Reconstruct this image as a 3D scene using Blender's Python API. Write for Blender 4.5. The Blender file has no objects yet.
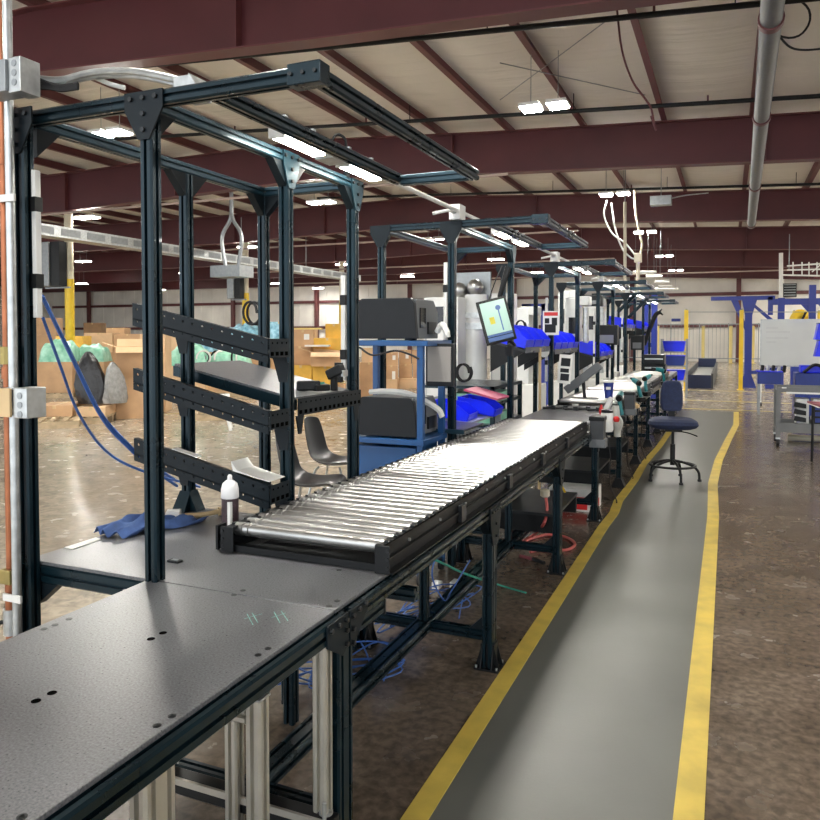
import bpy, math, random
from mathutils import Vector, Matrix
random.seed(7)
COL = bpy.context.scene.collection
R = math.radians
# ---------------------------------------------------------------- camera numbers, photo pixel -> point helper
F_PX, CAM_H = 742.0, 1.6
PITCH, YAW = R(1.8), R(23.188)
PX, PY = 410.0, 358.32
FW = Vector((-math.sin(YAW)*math.cos(PITCH), math.cos(YAW)*math.cos(PITCH), -math.sin(PITCH)))
RT = Vector((math.cos(YAW), math.sin(YAW), 0)); UP = RT.cross(FW)
CP = Vector((0, 0, CAM_H))
def ray(x, y): return FW + RT*((x-PX)/F_PX) - UP*((y-PY)/F_PX)
def GZ(x, y, z=0.0):
    d = ray(x, y); return CP + d*((z-CAM_H)/d.z)
def GY(x, y, Y):
    d = ray(x, y); return CP + d*(Y/d.y)
def GX(x, y, X):
    d = ray(x, y); return CP + d*(X/d.x)
# ---------------------------------------------------------------- materials
MATS = {}
def mat(name, col, rough=.5, metal=0., noise=None, bump=None, emit=0., alpha=None, col2=None, coat=0., spec=.5):
    m = bpy.data.materials.new(name); m.use_nodes = True
    nt = m.node_tree; b = nt.nodes['Principled BSDF']; L = nt.links.new
    c = (*col, 1)
    b.inputs['Base Color'].default_value = c
    b.inputs['Roughness'].default_value = rough
    b.inputs['Metallic'].default_value = metal
    b.inputs['Specular IOR Level'].default_value = spec
    b.inputs['Coat Weight'].default_value = coat
    tc = nt.nodes.new('ShaderNodeTexCoord')
    if noise:
        n = nt.nodes.new('ShaderNodeTexNoise'); n.inputs['Scale'].default_value = noise[0]; n.inputs['Detail'].default_value = 6
        L(tc.outputs['Object'], n.inputs['Vector'])
        r = nt.nodes.new('ShaderNodeValToRGB')
        r.color_ramp.elements[0].position = .3; r.color_ramp.elements[1].position = .7
        k = noise[1]
        r.color_ramp.elements[0].color = (*[max(0, v*(1-k)) for v in col], 1)
        c2 = col2 if col2 else [min(1, v*(1+k)) for v in col]
        r.color_ramp.elements[1].color = (*c2, 1)
        L(n.outputs['Fac'], r.inputs['Fac']); L(r.outputs['Color'], b.inputs['Base Color'])
        rr = nt.nodes.new('ShaderNodeMapRange'); rr.inputs['To Min'].default_value = rough*.85; rr.inputs['To Max'].default_value = min(1, rough*1.15)
        L(n.outputs['Fac'], rr.inputs['Value']); L(rr.outputs['Result'], b.inputs['Roughness'])
    if bump:
        n2 = nt.nodes.new('ShaderNodeTexNoise'); n2.inputs['Scale'].default_value = bump[0]; n2.inputs['Detail'].default_value = 4
        L(tc.outputs['Object'], n2.inputs['Vector'])
        bp = nt.nodes.new('ShaderNodeBump'); bp.inputs['Strength'].default_value = bump[1]; bp.inputs['Distance'].default_value = bump[2] if len(bump) > 2 else .01
        L(n2.outputs['Fac'], bp.inputs['Height']); L(bp.outputs['Normal'], b.inputs['Normal'])
    if emit:
        b.inputs['Emission Color'].default_value = c; b.inputs['Emission Strength'].default_value = emit
    if alpha is not None: b.inputs['Alpha'].default_value = alpha
    MATS[name] = m; return m
mat('frame', (.005, .018, .026), .28, .4, noise=(6, .25), coat=.05, spec=.35)
mat('framedark', (.005, .01, .014), .45, 0, noise=(6, .25), spec=.22)
mat('frame_blue', (.014, .046, .066), .32, .4, noise=(6, .2), coat=.1)
mat('black', (.007, .008, .009), .45, noise=(9, .3), spec=.3)
mat('rubber', (.015, .015, .017), .75, noise=(12, .3))
mat('blackmetal', (.016, .018, .02), .33, .3, noise=(7, .3))
mat('silver', (.62, .6, .54), .38, .85, noise=(14, .08))
mat('roller', (.43, .43, .42), .32, .94, noise=(20, .06))
mat('galv', (.5, .52, .52), .38, .8, noise=(25, .18))
mat('pipegrey', (.12, .13, .135), .45, .3, noise=(8, .15))
mat('steelgrey', (.3, .32, .33), .45, .5, noise=(12, .12))
mat('copper', (.36, .13, .06), .38, .7, noise=(10, .25))
mat('maroon', (.085, .017, .021), .5, 0, noise=(1.2, .14))
mat('maroonrib', (.12, .032, .034), .5, 0, noise=(2, .12))
mat('greyflange', (.42, .33, .29), .5, 0, noise=(2, .15))
mat('white', (.78, .78, .75), .4, noise=(8, .04))
mat('cream', (.66, .6, .46), .45, noise=(5, .06))
mat('paper', (.82, .82, .78), .75, noise=(9, .05))
mat('yellow', (.83, .56, .02), .4, noise=(6, .08))
mat('dimyellow', (.75, .6, .2), .5, noise=(6, .08))
mat('navy', (.018, .028, .075), .75, noise=(40, .25), bump=(220, .3, .002))
mat('royal', (.004, .02, .85), .35, noise=(5, .15))
mat('royaldark', (.012, .035, .24), .4, noise=(5, .15))
mat('gantry', (.02, .04, .3), .4, noise=(3, .12))
mat('cartblue', (.008, .07, .22), .4, noise=(4, .12))
mat('card', (.56, .35, .19), .8, noise=(3, .12), bump=(40, .15, .003))
mat('cardlight', (.7, .48, .28), .8, noise=(3, .1), bump=(40, .15, .003))
mat('carddark', (.28, .17, .09), .85, noise=(3, .15))
mat('cardyellow', (.75, .45, .07), .7, noise=(3, .15))
mat('wood', (.52, .4, .25), .75, noise=(8, .2), bump=(30, .2, .003))
mat('greenfilm', (.2, .66, .42), .4, noise=(5, .25), bump=(9, .6, .03), col2=(.5, .85, .68))
mat('bluefilm', (.12, .42, .6), .35, noise=(9, .3), bump=(14, .8, .03), col2=(.4, .68, .8))
mat('blackbag', (.012, .012, .014), .3, noise=(10, .3), bump=(9, .9, .03))
mat('clearfilm', (.3, .3, .29), .25, noise=(12, .2), bump=(12, .9, .03))
mat('denim', (.05, .1, .26), .85, noise=(25, .25), bump=(30, .5, .006))
mat('red', (.6, .02, .02), .45, noise=(8, .12))
mat('orange', (.8, .12, .03), .5, noise=(8, .1))
mat('redhose', (.55, .11, .1), .45, noise=(20, .1))
mat('bluecable', (.04, .12, .4), .4, noise=(20, .2))
mat('teal', (.005, .17, .19), .4, noise=(12, .15))
mat('greenwire', (.02, .3, .22), .5, noise=(12, .15))
mat('chairplastic', (.03, .03, .033), .34, noise=(9, .1))
mat('mat', (.115, .118, .126), .29, noise=(180, .45), bump=(600, .3, .001))
mat('brassdull', (.33, .26, .09), .4, .6, noise=(9, .1))
mat('printer', (.012, .014, .017), .5, noise=(7, .1), spec=.25)
mat('printergrey', (.14, .15, .16), .45, noise=(7, .08))
mat('screenoff', (.3, .28, .26), .3, noise=(1.5, .12))
mat('darkscreen', (.012, .013, .018), .12, noise=(4, .1))
mat('tan', (.62, .45, .24), .6, noise=(7, .15))
mat('maroontop', (.22, .05, .06), .5, noise=(8, .15))
mat('cartgrey', (.15, .155, .155), .45, noise=(6, .12))
mat('glove', (.5, .5, .46), .8, noise=(12, .15))
mat('machine', (.66, .67, .65), .35, .1, noise=(6, .06))
mat('lamp', (1, .97, .9), .5, emit=210)
mat('lampfar', (1, .97, .9), .5, emit=210)
mat('tasklamp', (1, .95, .84), .5, emit=26)
mat('smalllamp', (1, .97, .9), .5, emit=12)
mat('screen', (.3, .45, .4), .4, emit=.1)
mat('screenblue', (.05, .1, .25), .4, emit=.12)
mat('screenyellow', (.45, .4, .03), .4, emit=.08)
mat('bottle_white', (.85, .85, .85), .3, noise=(8, .03))
mat('bottle_label', (.05, .03, .035), .4, noise=(40, .6))
mat('wbdark', (.45, .46, .46), .5, noise=(8, .1))
mat('wboard', (.62, .64, .62), .22, noise=(2, .04))
mat('chalkmark', (.25, .55, .5), .7, noise=(50, .4))
mat('pinkcover', (.4, .06, .12), .5, noise=(5, .1))
mat('bookbrown', (.16, .11, .09), .5, noise=(5, .1))
mat('hole', (.002, .002, .002), .9, noise=(5, .1), spec=0)
# ---------------------------------------------------------------- mesh builder
OFF = {}
class MB:
    def __init__(s): s.v = []; s.f = []
    def add(s, vs, fs):
        n = len(s.v); s.v += [Vector(p) for p in vs]; s.f += [tuple(n+i for i in f) for f in fs]; return s
    def box(s, x0, x1, y0, y1, z0, z1):
        return s.add([(x0,y0,z0),(x1,y0,z0),(x1,y1,z0),(x0,y1,z0),(x0,y0,z1),(x1,y0,z1),(x1,y1,z1),(x0,y1,z1)],
                     [(0,3,2,1),(4,5,6,7),(0,1,5,4),(1,2,6,5),(2,3,7,6),(3,0,4,7)])
    def cb(s, c, sx, sy, sz): return s.box(c[0]-sx/2, c[0]+sx/2, c[1]-sy/2, c[1]+sy/2, c[2]-sz/2, c[2]+sz/2)
    def obox(s, M, sx, sy, sz):
        t = MB().cb((0,0,0), sx, sy, sz); return s.add([M @ p for p in t.v], t.f)
    def xf(s, M): s.v = [M @ p for p in s.v]; return s
    def bevbox(s, x0, x1, y0, y1, z0, z1, b):
        # box with chamfered vertical edges
        P = [(x0+b,y0),(x1-b,y0),(x1,y0+b),(x1,y1-b),(x1-b,y1),(x0+b,y1),(x0,y1-b),(x0,y0+b)]
        return s.prism([(p[0], p[1]) for p in P], 'z', z0, z1)
    def prism(s, poly, axis, a, b):
        def q(p, t):
            if axis == 'z': return (p[0], p[1], t)
            if axis == 'y': return (p[0], t, p[1])
            return (t, p[0], p[1])
        n = len(poly); vs = [q(p, a) for p in poly]+[q(p, b) for p in poly]
        fs = [tuple(range(n))[::-1], tuple(range(n, 2*n))]+[(i, (i+1) % n, n+(i+1) % n, n+i) for i in range(n)]
        return s.add(vs, fs)
    def cyl(s, p0, p1, r0, r1=None, n=12, caps=True):
        r1 = r0 if r1 is None else r1
        p0, p1 = Vector(p0), Vector(p1); d = (p1-p0).normalized()
        a = Vector((0,0,1)) if abs(d.z) < .9 else Vector((1,0,0))
        u = d.cross(a).normalized(); w = d.cross(u)
        vs = []
        for p, r in ((p0, r0), (p1, r1)):
            for i in range(n):
                t = 2*math.pi*i/n; vs.append(p+u*(r*math.cos(t))+w*(r*math.sin(t)))
        fs = [(i, (i+1) % n, n+(i+1) % n, n+i) for i in range(n)]
        if caps: fs += [tuple(range(n))[::-1], tuple(range(n, 2*n))]
        return s.add(vs, fs)
    def tube(s, pts, r, n=8, sub=6):
        P = [Vector(p) for p in pts]
        if len(P) > 2 and sub > 1:  # Catmull-Rom
            Q = [P[0]*2-P[1]]+P+[P[-1]*2-P[-2]]; out = []
            for i in range(1, len(Q)-2):
                for k in range(sub):
                    t = k/sub; a, b, c, d = Q[i-1], Q[i], Q[i+1], Q[i+2]
                    out.append(.5*((2*b)+(c-a)*t+(2*a-5*b+4*c-d)*t*t+(3*b-a-3*c+d)*t**3))
            out.append(P[-1]); P = out
        vs = []; m = len(P); prev = None
        for i, p in enumerate(P):
            d = (P[min(i+1, m-1)]-P[max(i-1, 0)]).normalized()
            if prev is None:
                a = Vector((0,0,1)) if abs(d.z) < .9 else Vector((1,0,0)); u = d.cross(a).normalized()
            else:
                u = (prev-d*prev.dot(d))
                u = u.normalized() if u.length > 1e-6 else d.orthogonal().normalized()
            prev = u; w = d.cross(u)
            for k in range(n):
                t = 2*math.pi*k/n; vs.append(p+u*(r*math.cos(t))+w*(r*math.sin(t)))
        fs = [(i*n+k, i*n+(k+1) % n, (i+1)*n+(k+1) % n, (i+1)*n+k) for i in range(m-1) for k in range(n)]
        fs += [tuple(range(n))[::-1], tuple(range((m-1)*n, m*n))]
        return s.add(vs, fs)
    def lathe(s, prof, o=(0,0,0), n=20):
        o = Vector(o); vs = []
        for r, z in prof:
            for k in range(n):
                t = 2*math.pi*k/n; vs.append(o+Vector((r*math.cos(t), r*math.sin(t), z)))
        m = len(prof)
        fs = [(i*n+k, i*n+(k+1) % n, (i+1)*n+(k+1) % n, (i+1)*n+k) for i in range(m-1) for k in range(n)]
        fs += [tuple(range(n))[::-1], tuple(range((m-1)*n, m*n))]
        return s.add(vs, fs)
    def extr(s, p0, p1, w=.05, h=.05, up=(0,0,1)):
        # T-slot aluminium profile: chamfered corners and grooves on all sides
        p0, p1 = Vector(p0), Vector(p1); d = (p1-p0).normalized(); up = Vector(up)
        if abs(d.dot(up)) > .9: up = Vector((0,1,0))
        u = d.cross(up).normalized(); v = u.cross(d).normalized()
        c, g, dp = .006, .006, .014
        poly = []
        def side(a, b):   # from corner a to corner b (2D), with grooves
            A, B = Vector(a), Vector(b); L = (B-A).length; t = (B-A)/L; nin = Vector((-t.y, t.x))
            k = max(1, round(L/.05))
            poly.append(A+t*c)
            for i in range(k):
                m = A+t*(L*(i+.5)/k)
                poly.extend([m-t*g, m-t*g+nin*dp, m+t*g+nin*dp, m+t*g])
            poly.append(B-t*c)
        W, H = w/2, h/2
        side((-W,-H), (W,-H)); side((W,-H), (W,H)); side((W,H), (-W,H)); side((-W,H), (-W,-H))
        n = len(poly)
        vs = [p0+u*q.x+v*q.y for q in poly]+[p1+u*q.x+v*q.y for q in poly]
        fs = [tuple(range(n))[::-1], tuple(range(n, 2*n))]+[(i, (i+1) % n, n+(i+1) % n, n+i) for i in range(n)]
        return s.add(vs, fs)
    def build(s, name, m, parent=None, smooth=False, bev=0., sub=0):
        me = bpy.data.meshes.new(name)
        off = OFF.get(parent, Vector((0,0,0))) if parent else Vector((0,0,0))
        me.from_pydata([tuple(p-off) for p in s.v], [], s.f); me.validate()
        me.materials.append(MATS[m] if isinstance(m, str) else m)
        import bmesh
        bm = bmesh.new(); bm.from_mesh(me); bmesh.ops.recalc_face_normals(bm, faces=bm.faces); bm.to_mesh(me); bm.free()
        if smooth:
            for p in me.polygons: p.use_smooth = True
            try: me.set_sharp_from_angle(angle=R(40))
            except Exception: pass
        o = bpy.data.objects.new(name, me); COL.objects.link(o)
        if parent: o.parent = parent; OFF[o] = off
        if bev:
            b = o.modifiers.new('bev', 'BEVEL'); b.width = bev; b.segments = 2; b.limit_method = 'ANGLE'
        if sub:
            b = o.modifiers.new('sub', 'SUBSURF'); b.levels = sub; b.render_levels = sub
        return o
def tag(o, label, cat, group=None, kind=None):
    if label: o['label'] = label
    if cat: o['category'] = cat
    if group: o['group'] = group
    if kind: o['kind'] = kind
    return o
def thing(name, label, cat, loc=(0,0,0), group=None):
    o = bpy.data.objects.new(name, None); COL.objects.link(o); o.empty_display_size = .05
    o.location = loc; OFF[o] = Vector(loc); return tag(o, label, cat, group)
def single(name, mb, m, label, cat, group=None, loc=None, **k):
    # a thing that is one mesh, its origin moved to its base
    lo = Vector((min(p.x for p in mb.v), min(p.y for p in mb.v), min(p.z for p in mb.v)))
    hi = Vector((max(p.x for p in mb.v), max(p.y for p in mb.v), max(p.z for p in mb.v)))
    c = Vector(((lo.x+hi.x)/2, (lo.y+hi.y)/2, lo.z)) if loc is None else Vector(loc)
    mb.v = [p-c for p in mb.v]
    o = mb.build(name, m, **k); o.location = c
    return tag(o, label, cat, group)
def struct(name, mb, m, parent=None, **k):
    o = mb.build(name, m, parent, **k)
    if not parent: o['kind'] = 'structure'
    return o
def lab(o, t): o['label'] = t; return o
def dup(o, parent=None, loc=None, rotz=None, label=None, group=None):
    c = o.copy(); COL.objects.link(c)
    if parent: c.parent = parent
    if loc is not None: c.location = loc
    if rotz is not None: c.rotation_euler = (0, 0, rotz)
    if label: c['label'] = label
    if group: c['group'] = group
    for ch in list(o.children): dup(ch, c)
    return c
def place(o, loc, rotz=0): o.location = loc; o.rotation_euler = (0, 0, rotz); return o

# ================================================================= BUILDING SHELL
def lerp(pts, x):
    if x <= pts[0][0]: return pts[0][1]
    for (a, b), (c, d) in zip(pts, pts[1:]):
        if x <= c: return b+(d-b)*(x-a)/(c-a)
    return pts[-1][1]
ROOF = [(-55, 6.1), (-17, 6.05), (-9, 6.15), (-4.5, 5.87), (1.5, 5.58), (18, 4.85)]
BOT = [(-55, 5.2), (-17, 5.0), (-9, 5.24), (-4.5, 5.0), (1.5, 4.74), (18, 3.95)]
XS = [-55, -17, -9, -4.5, 1.5, 18]
Y0, Y1 = -8, 48.2

def floor_mat():
    m = bpy.data.materials.new('floor_polished_concrete'); m.use_nodes = True; nt = m.node_tree; N = nt.nodes.new; L = nt.links.new
    b = nt.nodes['Principled BSDF']; tc = N('ShaderNodeTexCoord')
    def noise(s, d=8, dist=0, vec=None):
        n = N('ShaderNodeTexNoise'); n.inputs['Scale'].default_value = s; n.inputs['Detail'].default_value = d
        n.inputs['Distortion'].default_value = dist; L(vec if vec else tc.outputs['Object'], n.inputs['Vector']); return n.outputs['Fac']
    def ramp(f, a, b_, p0=.35, p1=.65):
        r = N('ShaderNodeValToRGB'); r.color_ramp.elements[0].position = p0; r.color_ramp.elements[1].position = p1
        r.color_ramp.elements[0].color = (*a, 1); r.color_ramp.elements[1].color = (*b_, 1); L(f, r.inputs['Fac']); return r.outputs['Color']
    def mix(f, a, b_, t='MIX'):
        x = N('ShaderNodeMix'); x.data_type = 'RGBA'; x.blend_type = t
        if isinstance(f, float): x.inputs['Factor'].default_value = f
        else: L(f, x.inputs['Factor'])
        L(a, x.inputs['A']); L(b_, x.inputs['B']); return x.outputs['Result']
    # brown side
    c1 = ramp(noise(2.2, 10, .2), (.1, .076, .056), (.2, .158, .122), .3, .72)
    c2 = ramp(noise(26, 10, .3), (.6, .6, .6), (1.25, 1.22, 1.18), .35, .68)
    br = mix(1., c1, c2, 'MULTIPLY')
    wv = N('ShaderNodeTexVoronoi'); wv.feature = 'DISTANCE_TO_EDGE'; wv.inputs['Scale'].default_value = 9
    nz = N('ShaderNodeTexNoise'); nz.inputs['Scale'].default_value = 4; nz.inputs['Detail'].default_value = 5
    L(tc.outputs['Object'], nz.inputs['Vector'])
    ad = N('ShaderNodeVectorMath'); ad.operation = 'MULTIPLY_ADD'; ad.inputs[1].default_value = (.35, .35, .35)
    L(nz.outputs['Color'], ad.inputs[0]); L(tc.outputs['Object'], ad.inputs[2]); L(ad.outputs['Vector'], wv.inputs['Vector'])
    vein = ramp(wv.outputs['Distance'], (1, 1, 1), (0, 0, 0), 0., .014)
    patch = ramp(noise(3.1, 4), (0, 0, 0), (1, 1, 1), .5, .62)
    vm = mix(1., vein, patch, 'MULTIPLY')
    li = N('ShaderNodeRGB'); li.outputs[0].default_value = (.34, .27, .2, 1)
    sc = N('ShaderNodeMath'); sc.operation = 'MULTIPLY'; sc.inputs[1].default_value = .22; L(vm, sc.inputs[0])
    br = mix(sc.outputs[0], br, li.outputs[0])
    # beige: left hall's grazing reflections painted as paler colour; far end worn concrete
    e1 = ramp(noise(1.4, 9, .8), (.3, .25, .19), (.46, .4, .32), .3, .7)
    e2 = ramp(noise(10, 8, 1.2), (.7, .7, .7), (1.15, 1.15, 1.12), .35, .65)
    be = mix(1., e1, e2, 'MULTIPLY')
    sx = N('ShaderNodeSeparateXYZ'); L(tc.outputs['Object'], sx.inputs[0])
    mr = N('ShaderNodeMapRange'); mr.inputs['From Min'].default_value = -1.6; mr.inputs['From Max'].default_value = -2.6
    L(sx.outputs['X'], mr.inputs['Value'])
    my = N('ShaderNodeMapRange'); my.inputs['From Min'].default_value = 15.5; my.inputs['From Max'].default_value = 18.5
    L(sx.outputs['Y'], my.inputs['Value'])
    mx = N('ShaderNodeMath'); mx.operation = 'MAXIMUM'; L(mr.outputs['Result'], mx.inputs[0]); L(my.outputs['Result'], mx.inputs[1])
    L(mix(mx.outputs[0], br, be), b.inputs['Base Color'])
    rr = N('ShaderNodeMapRange'); rr.inputs['From Min'].default_value = .3; rr.inputs['From Max'].default_value = .7
    rr.inputs['To Min'].default_value = .14; rr.inputs['To Max'].default_value = .3
    L(noise(5, 6), rr.inputs['Value']); L(rr.outputs['Result'], b.inputs['Roughness'])
    bp = N('ShaderNodeBump'); bp.inputs['Strength'].default_value = .12; bp.inputs['Distance'].default_value = .01
    L(noise(3, 5), bp.inputs['Height']); L(bp.outputs['Normal'], b.inputs['Normal'])
    b.inputs['Specular IOR Level'].default_value = .6
    return m
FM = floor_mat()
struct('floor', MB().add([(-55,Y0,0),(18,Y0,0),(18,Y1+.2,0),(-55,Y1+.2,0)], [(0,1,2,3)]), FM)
mat('walkpaint', (.128, .132, .118), .42, noise=(1.6, .12), bump=(90, .12, .002))
mat('linepaint', (.62, .46, .085), .48, noise=(7, .16))
mat('fadedline', (.5, .4, .14), .5, noise=(3, .3))
# right line centre curve
RC = [(-.1, -3), (-.1, 2.5), (-.1, 4), (-.1, 7), (-.13, 8.6), (-.09, 10.2), (.02, 12.2), (.155, 14.4), (.175, 16.8)]
def ribbon(cl, w, z):
    m = MB(); vs = []
    for i, (x, y) in enumerate(cl):
        a = Vector(cl[max(0, i-1)]); b = Vector(cl[min(len(cl)-1, i+1)]); d = (b-a).normalized(); n = Vector((d.y, -d.x))
        for sg, zz in ((-1, 0), (-1, z), (1, z), (1, 0)): vs.append((x+n.x*w/2*sg, y+n.y*w/2*sg, zz))
    k = len(cl); fs = []
    for i in range(k-1):
        for j in range(3): fs.append((i*4+j, i*4+j+1, i*4+4+j+1, i*4+4+j))
    fs += [(0,1,2,3), ((k-1)*4, (k-1)*4+3, (k-1)*4+2, (k-1)*4+1)]
    return m.add(vs, fs)
wk = MB(); n = len(RC)
wk.add([(-.93, y, .003) for x, y in RC]+[(x, y, .003) for x, y in RC], [(i, n+i, n+i+1, i+1) for i in range(n-1)])
struct('painted_walkway', wk, 'walkpaint')
struct('yellow_floor_line', ribbon(RC, .095, .006), 'linepaint')
LC = [(-.93, -3), (-.93, 4.6), (-.935, 6.3), (-.92, 6.8), (-.95, 7.3), (-.925, 8.4), (-.94, 9.6), (-.89, 11), (-.87, 12.5), (-.87, 14.5)]
struct('yellow_floor_line', ribbon(LC, .085, .006), 'linepaint')
for y, x0, x1 in ((17.2, -1.2, 6), (19.4, -2, 8), (23, -2, 9)):
    struct('yellow_floor_line', ribbon([(x0, y), (x1, y)], .1, .004), 'fadedline')
struct('yellow_floor_line', ribbon([(-4.5, 17), (-16, 7.0)], .1, .004), 'fadedline')

# walls
mat('wallpanel', (.84, .81, .75), .45, noise=(.7, .12))
def wallribs(x0, x1, y, z0, z1, step=.3):
    m = MB(); x = x0
    m.box(x0, x1, y, y+.1, z0, z1)
    while x < x1:
        m.box(x, x+.05, y-.03, y+.01, z0, z1); x += step
    return m
bw = struct('wall_back', wallribs(-55, 18, 48.2, 0, 6.2, 1.15), 'wallpanel')
g = MB()
for z in (2.15, 4.05): g.box(-55, 18, 47.98, 48.14, z-.1, z+.1)
struct('wall_girt', g, 'maroonrib', bw)
for x in (-50.5, -43, -35.5, -28, -20.5, -13, -5.5, .55, 9):
    struct('steel_column', MB().box(x-.13, x+.13, 47.7, 47.96, 0, 5.4), 'maroonrib')
lw = MB(); lw.box(-55.1, -55, Y0, 48.2, 0, 6.2)
struct('wall_left', lw, 'wallpanel')
rw = MB(); rw.box(18, 18.1, Y0, 48.2, 0, 5); struct('wall_right', rw, 'wallpanel')
# roof insulation
def roof_mat():
    m = mat('insulation', (.74, .71, .655), .6, noise=(.5, .06))
    nt = m.node_tree; N = nt.nodes.new; L = nt.links.new; b = nt.nodes['Principled BSDF']
    tc = N('ShaderNodeTexCoord'); mp = N('ShaderNodeMapping'); mp.inputs['Scale'].default_value = (.25, 3.2, 1)
    L(tc.outputs['Object'], mp.inputs['Vector'])
    n = N('ShaderNodeTexNoise'); n.inputs['Scale'].default_value = 1.3; n.inputs['Detail'].default_value = 6; n.inputs['Distortion'].default_value = .5
    L(mp.outputs['Vector'], n.inputs['Vector'])
    bp = N('ShaderNodeBump'); bp.inputs['Strength'].default_value = .5; bp.inputs['Distance'].default_value = .12
    L(n.outputs['Fac'], bp.inputs['Height']); L(bp.outputs['Normal'], b.inputs['Normal'])
    return m
RM = roof_mat()
PUR = [-54.2+1.545*i for i in range(0, 48)]
PUR = [x for x in PUR if x < 17.5]
# shift so that a purlin runs at x = -2.72
sh = min(PUR, key=lambda x: abs(x+2.72)); PUR = [x-(sh+2.72) for x in PUR]
cv = MB(); vs = []; fs = []
cx = []
for i, x in enumerate(PUR):
    cx += [(x, .21), (x+.5, .16), (x+1.03, .16)]
cx = [(-55.2, .2)]+cx+[(18.1, .2)]
for x, d in cx:
    vs += [(x, Y0, lerp(ROOF, x)+d), (x, 48.3, lerp(ROOF, x)+d)]
for i in range(len(cx)-1): fs.append((2*i, 2*i+1, 2*i+3, 2*i+2))
cv.add(vs, fs); struct('ceiling', cv, RM, smooth=True)
for x in PUR:
    z = lerp(ROOF, x); m = MB()
    m.prism([(x-.05, z), (x+.05, z), (x+.05, z+.012), (x-.035, z+.012), (x-.035, z+.2), (x-.05, z+.2)], 'y', Y0, 48)
    struct('roof_purlin', m, 'maroonrib')
for k in range(0, 7):
    y = 7.62*k
    if k == 0: y = .05
    web = MB(); t = .012
    vs = []
    for x in XS: vs += [(x, y-t, lerp(BOT, x)), (x, y+t, lerp(BOT, x)), (x, y+t, lerp(ROOF, x)), (x, y-t, lerp(ROOF, x))]
    fs = []
    for i in range(len(XS)-1):
        for j in range(4): fs.append((i*4+j, i*4+(j+1) % 4, i*4+4+(j+1) % 4, i*4+4+j))
    web.add(vs, fs)
    bm_ = struct('roof_beam', web, 'maroon')
    fl = MB()
    for prof, dz in ((BOT, 0), (ROOF, -.02)):
        vs = []
        for x in XS:
            z = lerp(prof, x)+dz
            vs += [(x, y-.13, z-.001), (x, y+.13, z-.001), (x, y+.13, z+.019), (x, y-.13, z+.019)]
        fl.add(vs, fs)
    fo = struct('beam_flange', fl, 'maroonrib', bm_)
    st = MB()
    for x in (-20.5, -16.8, -13, -5.5, .6, 4, 9): st.box(x-.006, x+.006, y-.12, y+.12, lerp(BOT, x)+.02, lerp(ROOF, x)-.02)
    struct('beam_stiffener', st, 'maroonrib', bm_)
# round interior columns, yellow painted to 3 m
for (x, y, zt) in ((-16.8, 15.24, 3.15), (-16.4, 22.86, 3.15), (-16.5, 30.48, 3.15)):
    c = struct('round_column', MB().cyl((x, y, zt-1.2), (x, y, lerp(BOT, x)), .115, n=20), 'cream', smooth=True)
    struct('yellow_column_guard', MB().cyl((x, y, 0), (x, y, zt), .125, n=20), 'yellow', c, smooth=True)
    struct('cap_plate', MB().box(x-.2, x+.2, y-.15, y+.15, lerp(BOT, x)-.02, lerp(BOT, x)+.001), 'maroonrib', c)
# ================================================================= FRONT WORK TABLE
TX0, TX1, TZ = -1.735, -1.042, .8
fb = thing('workbench', 'long black-topped workbench in the foreground, its worn grey-black top full of screw holes', 'workbench', (-1.375, .8, 0))
for (x0, x1, y0, y1) in ((TX0, TX1, -.35, 1.873), (-2.29, TX1, 1.877, 2.76)):
    MB().box(x0, x1, y0, y1, .788, TZ).build('tabletop_panel', 'mat', fb, bev=.002)
def holes(px, r=.0085, m='hole', nm='screw_hole'):
    for q in px:
        p = GZ(q[0], q[1], TZ)
        MB().cyl((p.x, p.y, TZ-.002), (p.x, p.y, TZ+.0008), r, n=14).build(nm, m, fb)
holes([(36,701),(52,693),(151,639),(163,633)], .0105)
holes([(157,725.6),(172,716),(258,655),(268,648.5),(22,817),(44,629),(55,625),(69,619),(234,595),(243,590.5),(329,606),(337,601),(339,570)], .009, 'blackmetal', 'countersunk_screw')
for q in [(157,725.6),(172,716),(258,655),(268,648.5),(22,817)]:
    p = GZ(q[0], q[1], TZ); MB().lathe([(.0035, .0012), (.0035, .0016), (.006, .0016), (.006, .0012)], (p.x, p.y, TZ), 12).build('screw_recess', 'blackmetal', fb)
m = MB()   # chalk tick marks
for q in [((247,614),(253,625)),((252,613),(258,623)),((274,612),(280,623)),((281,611),(288,621)),((244,619),(262,614)),((271,618),(286,613))]:
    a, b = GZ(*q[0], TZ), GZ(*q[1], TZ); d = (b-a).normalized()*.0; n_ = Vector((-(b-a).y, (b-a).x, 0)).normalized()*.0012
    m.add([a-n_+Vector((0,0,.0006)), a+n_+Vector((0,0,.0006)), b+n_+Vector((0,0,.0006)), b-n_+Vector((0,0,.0006))], [(0,1,2,3)])
m.build('chalk_marks', 'chalkmark', fb)
MB().extr((-1.04, -.35, .758), (-1.04, 1.905, .758), .05, .058).build('edge_beam', 'frame', fb)
MB().extr((-1.71, -.35, .762), (-1.71, 1.87, .762), .05, .05).build('edge_beam', 'frame', fb)
MB().extr((-2.25, 1.9, .755), (-1.745, 1.9, .755), .05, .065).build('cross_rail', 'frame', fb)
MB().prism([(-2.25, .722), (-2.15, .722), (-2.25, .64)], 'y', 1.88, 1.92).build('corner_gusset', 'framedark', fb)
MB().extr((-2.265, 1.97, .755), (-2.265, 2.75, .755), .05, .065).build('cross_rail', 'frame', fb)
MB().extr((-2.24, 2.735, .755), (-1.76, 2.735, .755), .05, .065).build('cross_rail', 'frame', fb)
for x, y in ((-1.04, 1.895), (-1.71, 1.895), (-1.71, -.3), (-1.04, -.3)):
    MB().extr((x, y, .0), (x, y, .736), .05, .09, (0,1,0)).build('leg', 'frame', fb)
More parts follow.
